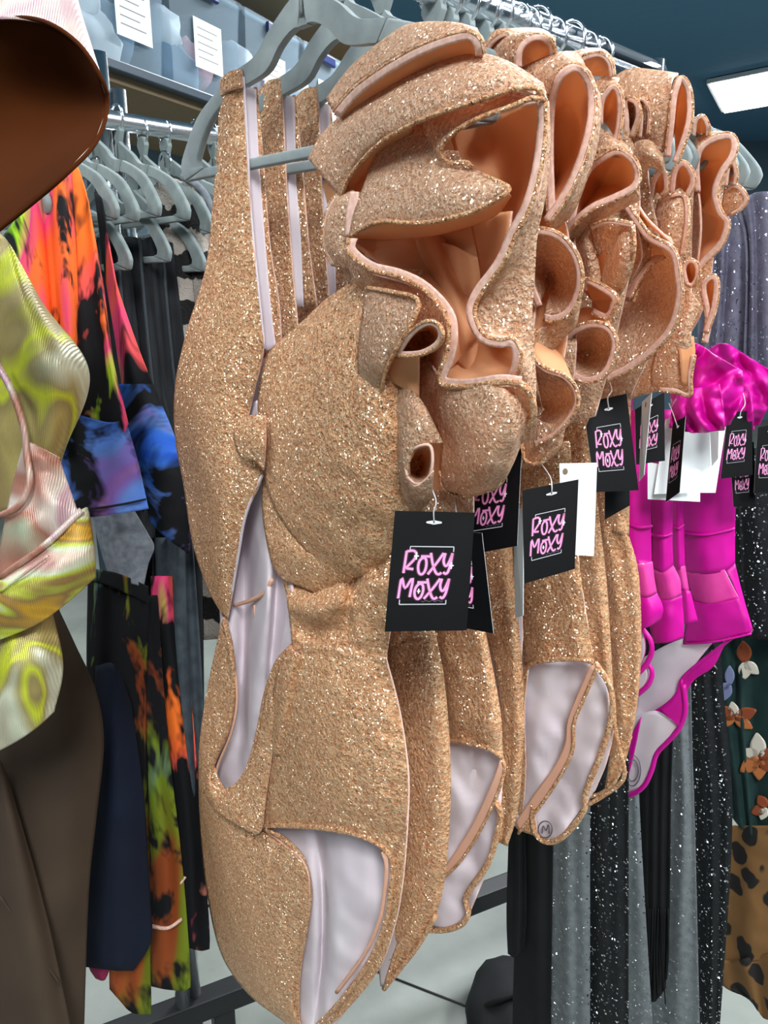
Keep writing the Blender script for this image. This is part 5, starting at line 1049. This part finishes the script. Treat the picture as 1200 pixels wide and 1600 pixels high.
D = [('black_dress', 'plain black dress, leftmost of the long dresses, below the round-stamped lining', [[(800, 700), (806, 1100), (808, 1300), (800, 1640)], [(835, 700, .01), (838, 1100, .01), (838, 1300, .01), (835, 1640, .01)], [(868, 700), (866, 1100), (864, 1300), (860, 1640)]], .44, 'black_fringe', 2),
     ('grey_tulle_dress', 'grey sequinned tulle dress hanging left of a black sequinned dress', [[(862, 700), (862, 1100), (860, 1300), (854, 1640)], [(890, 700, .01), (890, 1100, .01), (890, 1300, .01), (888, 1640, .012)], [(925, 700), (924, 1100), (922, 1300), (922, 1640)]], .45, 'tulle_grey', 2.5),
     ('black_sequin_dress', 'black sequinned dress in the middle of the long dresses, below the magenta rim', [[(918, 700), (918, 1100), (918, 1240), (916, 1640)], [(950, 700, .01), (950, 1100, .01), (950, 1240, .01), (950, 1640, .012)], [(985, 700), (984, 1100), (982, 1240), (982, 1640)]], .462, 'seq_black', 3),
     ('grey_tulle_dress', 'narrow strip of grey tulle dress between two black dresses', [[(972, 700), (974, 1100), (975, 1240), (978, 1640)], [(985, 700, .008), (986, 1100, .008), (986, 1240, .008), (990, 1640, .008)], [(1000, 700), (999, 1100), (998, 1240), (1022, 1640)]], .58, 'tulle_grey', 1.5),
     ('black_chiffon_dress', 'plain black dress with fringed end, left of the palest grey dress', [[(994, 700), (994, 1100), (994, 1250), (998, 1440), (1006, 1560)], [(1020, 700, .01), (1020, 1100, .01), (1020, 1250, .01), (1020, 1440, .01), (1022, 1565, .006)], [(1055, 700), (1052, 1100), (1048, 1250), (1046, 1440), (1040, 1545)]], .60, 'black_fringe', 4),
     ('grey_tulle_dress', 'palest grey tulle dress, widening towards its hem', [[(1030, 700), (1034, 1100), (1036, 1300), (1000, 1640)], [(1060, 700, .01), (1062, 1100, .01), (1066, 1300, .012), (1050, 1640, .014)], [(1076, 700), (1080, 1100), (1086, 1300), (1094, 1640)]], .64, 'tulle_grey', 2),
     ('black_sequin_dress', 'black sequinned dress right of the palest grey tulle dress', [[(1070, 760), (1074, 1050), (1084, 1300), (1090, 1640)], [(1095, 760, .01), (1100, 1050, .012), (1112, 1300, .012), (1108, 1640, .012)], [(1120, 760), (1128, 1050), (1144, 1280), (1122, 1640)]], .69, 'seq_black', 2.5),
     ('black_sequin_dress', 'black sparkling top part above the green floral dress at the right edge', [[(1140, 700), (1146, 860), (1152, 990)], [(1180, 700, .01), (1186, 860, .012), (1190, 1000, .012)], [(1330, 700), (1332, 860), (1332, 1000)]], .74, 'seq_black', 3)]
for nm, lab, cols, t, mt, fo in D: dress(nm, lab, cols, t, M[mt], group='long dresses on the near rail', folds=fo, amp=.0025, wr=.002, seed=t * 30, nv=40)
# fringe of the plain black dress
par = [o for o in COL.objects if o.name.startswith('black_chiffon_dress') and o.parent is None][0]
for k in range(12):
    x = 1000 + 4 * k + random.uniform(-1, 1)
    cord('fringe', [(x, 1420, .012), (x + random.uniform(-3, 3), 1490, .014), (x + random.uniform(-5, 5), 1530 + random.uniform(0, 40), .012)], ('t', .60), .0011, M['black_fringe'], par, 8)
fo, fb = dress('floral_dress', 'dark green dress with orange and cream flower print at the right edge', [[(1096, 900), (1108, 1100), (1128, 1180), (1138, 1270)], [(1140, 900, .01), (1145, 1100, .012), (1155, 1200, .012), (1165, 1300, .01)], [(1180, 900, .01), (1185, 1100, .01), (1190, 1200, .01), (1195, 1310, .01)], [(1330, 900), (1332, 1100), (1332, 1200), (1332, 1320)]], .80, M['green'], folds=4, amp=.006, wr=.004)
def flower(cx, cy, petals):
    for (a, ln, wd, mt) in petals:
        a = math.radians(a); dx, dy = math.cos(a), -math.sin(a)
        cl = []
        for s in (-1, 0, 1):
            cl.append([(cx + dx * ln * f - dy * s * wd * math.sin(math.pi * min(.97, .12 + f * .85)), cy + dy * ln * f + dx * s * wd * math.sin(math.pi * min(.97, .12 + f * .85)), .018) for f in (0, .3, .6, .85, 1.0)])
        patch('printed_petal', cl, fb, [M[mt]], fo, nu=7, nv=10, th=.0006)
flower(1148, 1122, [(150, 34, 11, 'petal_rust'), (100, 26, 9, 'petal_cream'), (20, 36, 11, 'petal_rust'), (-30, 32, 9, 'petal_orange'), (200, 30, 9, 'petal_orange')])
flower(1186, 1185, [(95, 40, 13, 'petal_cream'), (150, 28, 10, 'petal_cream'), (215, 36, 12, 'petal_orange'), (270, 34, 12, 'petal_orange'), (320, 30, 12, 'petal_rust'), (30, 26, 10, 'petal_rust')])
flower(1140, 1070, [(90, 30, 8, 'petal_blue'), (250, 26, 8, 'petal_blue'), (200, 20, 6, 'petal_blue')])
flower(1164, 1035, [(95, 34, 12, 'petal_rust'), (270, 26, 11, 'petal_cream'), (320, 28, 9, 'petal_cream')])
flower(1196, 1262, [(120, 22, 9, 'petal_rust'), (200, 24, 9, 'petal_rust'), (250, 20, 8, 'petal_cream')])
lo_, lb = dress('leopard_dress', 'tan leopard print dress with dark ruffled hem at the lower right', [[(1118, 1290), (1120, 1400), (1116, 1500)], [(1150, 1290, .01), (1152, 1400, .012), (1150, 1505, .012)], [(1190, 1290, .01), (1195, 1400, .01), (1195, 1500, .01)], [(1330, 1290), (1332, 1400), (1332, 1490)]], .80, M['leopard'], folds=2, amp=.005, wr=.003)
patch('ruffled_hem', [[(1116, 1498, .006), (1130, 1540, .012), (1175, 1560, .012)], [(1150, 1500, .016), (1165, 1530, .02), (1185, 1580, .016)], [(1200, 1490, .014), (1210, 1530, .02), (1210, 1595, .016)], [(1330, 1485), (1332, 1530), (1332, 1595)]], lb, [M['leopard']], lo_, nu=26, nv=16, folds=3, amp=.006)
bl, bb_ = dress('black_lace_piece', 'dark tattered lace hem left of the long dresses', [[(796, 1290), (792, 1420), (794, 1490)], [(806, 1290, .004), (808, 1420, .004), (806, 1496, .004)], [(820, 1290), (822, 1420), (818, 1480)]], .43, M['black_fringe'], folds=2, amp=.003)
# dark shoe bag on the floor
c0 = at_z(812, 1712, 0.0)
verts = []; faces = []
for i in range(13):
    a = math.pi * i / 12
    for j in range(24):
        q = 2 * math.pi * j / 24
        d = Vector((math.sin(a) * math.cos(q), math.sin(a) * math.sin(q), math.cos(a)))
        s = 1 + .12 * noise.noise(d * 2)
        verts.append(c0 + Vector((d.x * .09 * s, .10 + d.y * .14 * s, .065 + max(-.065, d.z * .07 * s))))
for i in range(12):
    for j in range(24): faces.append((i * 24 + j, i * 24 + (j + 1) % 24, (i + 1) * 24 + (j + 1) % 24, (i + 1) * 24 + j))
bag = thing('black_bag', Vector((c0.x, c0.y + .1, 0)), 'soft black bag on the floor beside the long dresses', 'bag')
mesh_obj('body', verts, faces, M['black_fringe'], bag)
mesh_obj('badge', *(lambda p: ([p + Vector((x, -.002, z)) for x, z in ((-.012, -.01), (.012, -.012), (.014, .01), (-.01, .012))], [(0, 1, 2, 3)]))(c0 + Vector((-.02, -.02, .1))), M['card_white'], bag, False)
tube('strap', [c0 + Vector((-.07, .1, .09)), c0 + Vector((-.03, .08, .14)), c0 + Vector((.04, .1, .14)), c0 + Vector((.08, .12, .08))], .006, M['black_fringe'], bag, 20)

# ================================================================== clothes at the left
def garment(name, label, cat, parts, d, group=None):
    """parts: (part name, cols, material list, options)"""
    low = max((p for q in parts for c in q[1] for p in c), key=lambda p: p[1])
    o = thing(name, P(low, ('d', d)), label, cat, group)
    for nm, cols, mats, k in parts:
        k = dict(k); k.setdefault('nu', 30); k.setdefault('nv', 44)
        patch(nm, cols, ('d', d), mats, o, **k)
    return o
# pearl garment with a brown lining, closest to the viewer
o = garment('pearl_top', 'blurred pearly garment at the top left, its brown lining turned out', 'top',
  [('brown_lining', [[(-120, 60), (-120, 200), (-120, 400)], [(-20, 28, .03), (-20, 190, .0), (-20, 372, .04)], [(60, 32, .04), (70, 170, .0), (40, 325, .05)], [(120, 66, .05), (125, 165, .015), (100, 274, .06)], [(158, 122, .05), (168, 165, .04), (150, 222, .05)]], [M['brown_satin'], M['iris_pink']], {}),
   ('outer_shell', [[(-120, -80, -.01), (-120, 62, .0)], [(-20, -80, .02), (-20, 34, .035)], [(60, -70, .03), (64, 38, .045)], [(105, -40, .03), (124, 72, .052)], [(128, 30, .02), (160, 130, .05)]], [M['iris_pink'], M['brown_satin']], {'nv': 20})], .46)
cord('bound_edge', [(-20, 28, .034), (60, 31, .046), (120, 66, .056), (158, 121, .056), (168, 165, .045), (150, 222, .055), (100, 275, .065), (40, 326, .055), (-20, 373, .045)], ('d', .46), .0012, M['brown_satin'], o)
o = garment('iridescent_swimsuit', 'iridescent lime and gold garment with wide waistband at the left edge', 'swimsuit',
  [('sleeve', [[(-70, 330, -.02), (-70, 500, -.02), (-70, 820, -.02)], [(0, 365, .01), (20, 520, .03), (10, 800, .02)], [(30, 410, .014), (70, 560, .04), (60, 780, .02)], [(60, 465, .010), (112, 580, .02), (84, 760, .008)], [(70, 480, .0), (139, 586, .0), (92, 720, .0)]], [M['iris_lime'], M['iris_pink']], {'wr': .006, 'wsc': 22}),
   ('inner_bodice', [[(36, 700, .030), (20, 760, .034), (-10, 905, .034)], [(44, 690, .034), (70, 780, .044), (60, 860, .040)], [(92, 715, .026), (118, 790, .034), (128, 815, .034)]], [M['iris_pink'], M['iris_lime']], {'wr': .008, 'wsc': 26}),
   ('waistband', [[(-70, 930, .03), (-70, 980, .03), (-70, 1030, .03)], [(0, 900, .048), (0, 950, .058), (0, 1000, .05)], [(70, 850, .050), (76, 905, .062), (70, 968, .052)], [(128, 796, .040), (138, 856, .050), (142, 908, .040)], [(138, 800, .02), (147, 860, .02), (147, 900, .02)]], [M['iris_gold'], M['iris_pink']], {'wr': .004, 'wsc': 30}),
   ('lower_part', [[(-70, 1000, .01), (-70, 1090, .01), (-70, 1200, .01)], [(0, 985, .040), (10, 1070, .046), (0, 1172, .03)], [(50, 965, .038), (60, 1050, .044), (50, 1142, .03)], [(80, 950, .02), (98, 1040, .02), (84, 1112, .018)]], [M['iris_lime'], M['iris_pink']], {'wr': .006, 'wsc': 24})], .66)
for px in ([(-10, 560, .036), (18, 610, .044), (36, 665, .046), (42, 710, .046), (46, 755, .048), (30, 790, .048), (0, 806, .044)], [(0, 902, .05), (70, 852, .054), (128, 797, .044)]):
    cord('piping', px, ('d', .66), .0028, M['iris_pink'], o)
cord('waist_seam', [(0, 925, .06), (40, 895, .064), (76, 868, .064)], ('d', .66), .0012, M['iris_gold'], o)
o = garment('taupe_trousers', 'taupe brown trousers hanging at the lower left edge', 'trousers',
  [('leg', [[(-60, 900, -.02), (-60, 1200, -.02), (-60, 1640, -.02)], [(20, 900, .02), (20, 1200, .03), (40, 1640, .03)], [(80, 920, .02), (95, 1200, .03), (90, 1640, .02)], [(85, 940, .0), (118, 1010, .0), (150, 1080, .0), (162, 1160, .0), (150, 1280, .0), (138, 1400, .0), (130, 1640, .0)]], [M['taupe']], {'wr': .006, 'wsc': 12}),
   ('leg', [[(-60, 1180, .03), (-60, 1640, .03)], [(-10, 1180, .06), (30, 1400, .07), (60, 1640, .07)], [(10, 1210, .05), (70, 1420, .05), (118, 1640, .05)]], [M['taupe']], {'wr': .004, 'wsc': 14})], .80)
cord('seam', [(0, 1400, .065), (40, 1460, .065), (95, 1540, .06)], ('d', .80), .0010, M['taupe'], o)
o = garment('tie_dye_shirt', 'orange and lime tie-dye shirt nearest the pearly garment', 'shirt',
  [('sleeve', [[(5, 370, -.02), (10, 500, -.02), (60, 690, -.02)], [(35, 330, .01), (45, 480, .012), (80, 690, .01)], [(55, 312, .01), (72, 430, .0), (96, 690, .0)], [(75, 290, .0), (82, 420, -.01), (105, 690, -.01)]], [M['dye_orange']], {'folds': 2, 'amp': .006}),
   ('body', [[(60, 285, -.01), (75, 420, -.01), (100, 680, -.02)], [(82, 268, .01), (95, 420, .01), (112, 660, .0)], [(110, 258, .0), (120, 420, .0), (125, 640, -.01)]], [M['dye_orange']], {'folds': 1.5, 'amp': .006, 'ph': 1})], .82, 'tie-dye clothes on the left rail')
o = garment('tie_dye_shirt', 'black tie-dye shirt with pink-orange shoulder and blue-edged sleeve', 'shirt',
  [('body', [[(95, 262, -.01), (100, 420, -.01), (102, 560, -.01), (104, 680, -.01)], [(118, 256, .012), (128, 420, .016), (135, 560, .014), (140, 700, .012)], [(134, 300, .008), (150, 420, .01), (165, 560, .008), (185, 690, .006)], [(142, 340, .0), (160, 440, .0), (176, 560, .0), (200, 662, .0)]], [M['dye_orange2']], {'wr': .003, 'folds': 1.5, 'amp': .006, 'seed': 1.2}),
   ('sleeve', [[(100, 640, .006), (97, 730, .006), (96, 806, .006)], [(130, 650, .024), (135, 730, .026), (140, 808, .024)], [(170, 660, .022), (178, 730, .024), (190, 802, .022)], [(196, 655, .0), (216, 725, .002), (232, 795, .002)]], [M['dye_blue']], {'wr': .003})], .84, 'tie-dye clothes on the left rail')
cord('hem_stitch', [(96, 795, .012), (140, 795, .028), (190, 788, .026), (228, 780, .008)], ('d', .84), .0012, M['blackcloth'], o)
o = garment('tie_dye_shirt', 'black shirt with blue tie-dye bands, sleeve hanging lowest', 'shirt',
  [('body', [[(148, 300, -.01), (165, 430, -.01), (185, 560, -.01), (198, 660, -.01)], [(158, 310, .006), (178, 430, .008), (200, 560, .008), (222, 680, .006)], [(160, 330, .0), (178, 430, .0), (215, 540, .0), (248, 620, .0)]], [M['dye_orange2']], {}),
   ('sleeve', [[(185, 600, .0), (205, 700, .0), (236, 816, .0)], [(215, 600, .02), (240, 700, .022), (262, 842, .018)], [(238, 600, .0), (275, 690, .0), (298, 790, .0), (296, 866, .0)]], [M['dye_blue']], {'wr': .003})], .87, 'tie-dye clothes on the left rail')
garment('grey_tee', 'heather grey tee hem below the blue tie-dye sleeve', 'shirt', [('body', [[(140, 790), (158, 860), (172, 906)], [(175, 790, .012), (195, 860, .014), (205, 912, .012)], [(205, 790), (232, 835), (241, 855), (232, 880), (224, 918)]], [M['heather']], {'wr': .003})], .90)
o = garment('tie_dye_leggings', 'orange and black tie-dye leggings with turned waistband', 'leggings',
  [('waistband', [[(143, 888, .012), (140, 905, .012)], [(185, 896, .022), (182, 920, .022)], [(232, 916, .006), (230, 944, .006)]], [M['dye_lime']], {'nv': 8}),
   ('leg', [[(138, 890), (138, 1100), (165, 1300), (172, 1545)], [(180, 915, .015), (180, 1100, .016), (190, 1300, .014), (204, 1580, .01)], [(232, 930), (228, 1100), (232, 1300), (236, 1585)]], [M['dye_lime']], {'folds': 1.5, 'amp': .006})], .905, 'tie-dye clothes on the left rail')
garment('navy_dress', 'plain navy garment hanging between the taupe trousers and tie-dye leggings', 'dress', [('body', [[(150, 1040), (146, 1250), (134, 1400), (132, 1510)], [(180, 1040, .02), (180, 1250, .022), (182, 1400, .02), (180, 1516, .018)], [(205, 1100), (225, 1250), (234, 1400), (236, 1470), (208, 1516)]], [M['navy']], {'wr': .003})], .875)
garment('pink_garment_hem', 'small raspberry pink hem peeking out below the navy garment', 'dress', [('body', [[(136, 1490), (140, 1512), (150, 1528)], [(150, 1490, .006), (156, 1515, .006), (160, 1532, .006)], [(170, 1490), (170, 1515), (164, 1530)]], [cloth('raspberry_cloth', S(150, 44, 84))], {'nu': 8, 'nv': 10})], .885)
o = garment('tie_dye_leggings', 'lime green tie-dye leggings ending in a bright lime leg', 'leggings',
  [('leg', [[(196, 930), (215, 1150), (232, 1350), (234, 1540)], [(222, 930, .012), (240, 1150, .014), (262, 1350, .014), (262, 1546, .012)], [(246, 930), (262, 1150), (285, 1350), (298, 1530), (290, 1548)]], [M['dye_lime']], {'folds': 1, 'amp': .005, 'seed': 2})], .925, 'tie-dye clothes on the left rail')
cord('cuff_trim', [(236, 1447, .010), (262, 1450, .02), (284, 1436, .010)], ('d', .925), .0022, M['serge'], o)
o = garment('tie_dye_leggings', 'dark tie-dye leggings with pink and blue patches beside the front swimsuit', 'leggings',
  [('leg', [[(232, 900), (250, 1100), (275, 1300), (288, 1476)], [(256, 900, .012), (275, 1100, .014), (298, 1300, .014), (305, 1484, .012)], [(280, 900), (300, 1100), (316, 1300), (328, 1470), (318, 1485)]], [M['dye_orange2']], {'folds': 1, 'amp': .004, 'seed': 4})], .945, 'tie-dye clothes on the left rail')
cord('cuff_trim', [(264, 1374, .014), (278, 1382, .02), (290, 1370, .018)], ('d', .945), .0018, M['serge'], o)
o = garment('charcoal_joggers', 'charcoal grey jogger trousers beside the striped knit', 'trousers', [('leg', [[(240, 840), (246, 1000), (262, 1180), (285, 1350)], [(270, 840, .012), (275, 1000, .016), (290, 1180, .014), (305, 1350, .01)], [(300, 840, .004), (312, 1000, .004), (322, 1180, .004), (330, 1350)]], [M['charcoal']], {'folds': 2, 'amp': .006})], .955)
for k, (x, dd) in enumerate(((150, .955), (185, .97), (220, .985))):
    o = garment('black_strappy_top', ['black ribbed top under the nearest end of the grey left hangers', 'black strappy top in the middle of the left rail', 'black top with knotted cord left of the striped knit'][k], 'top',
      [('body', [[(x - 10, 380), (x, 600), (x + 20, 900), (x + 40, 1340)], [(x + 20, 370, .012), (x + 40, 600, .014), (x + 60, 900, .014), (x + 70, 1340, .01)], [(x + 50, 380), (x + 75, 600), (x + 95, 900), (x + 100, 1340)]], [M['blackcloth']], {'folds': 1.5, 'amp': .005, 'seed': k * 2.3, 'drift': 1.6, 'wr': .004})], dd, 'black tops on the left rail')
    for q in range(2):
        xx = x + 4 + 29 * q
        cord('strap', [(xx, 372, .018), (xx + 8, 480, .022), (xx + 22, 620, .022), (xx + 42, 800, .02)], ('d', dd), .0022, M['ribbing'], o)
o = garment('striped_sweater', 'fuzzy black and beige striped sweater behind the front swimsuit', 'sweater',
  [('body', [[(232, 300), (240, 500), (262, 760), (290, 1000)], [(262, 275, .012), (275, 500, .016), (300, 760, .014), (320, 1000, .01)], [(305, 290, .012), (320, 500, .014), (335, 760, .01), (345, 1000, .01)], [(345, 330), (360, 500), (365, 760), (365, 1020)]], [M['knit']], {'wr': .004, 'wsc': 30}),
   ('sleeve', [[(285, 280, .02), (300, 420, .02), (312, 560, .02)], [(305, 290, .035), (320, 420, .035), (330, 560, .03)], [(325, 310, .02), (338, 420, .02), (342, 560, .02)]], [M['knit']], {'wr': .003, 'wsc': 30})], 1.0)
cord('ribbed_collar', [(286, 276, .03), (304, 286, .04), (322, 306, .036), (334, 335, .03)], ('d', 1.0), .005, M['heather'], o)
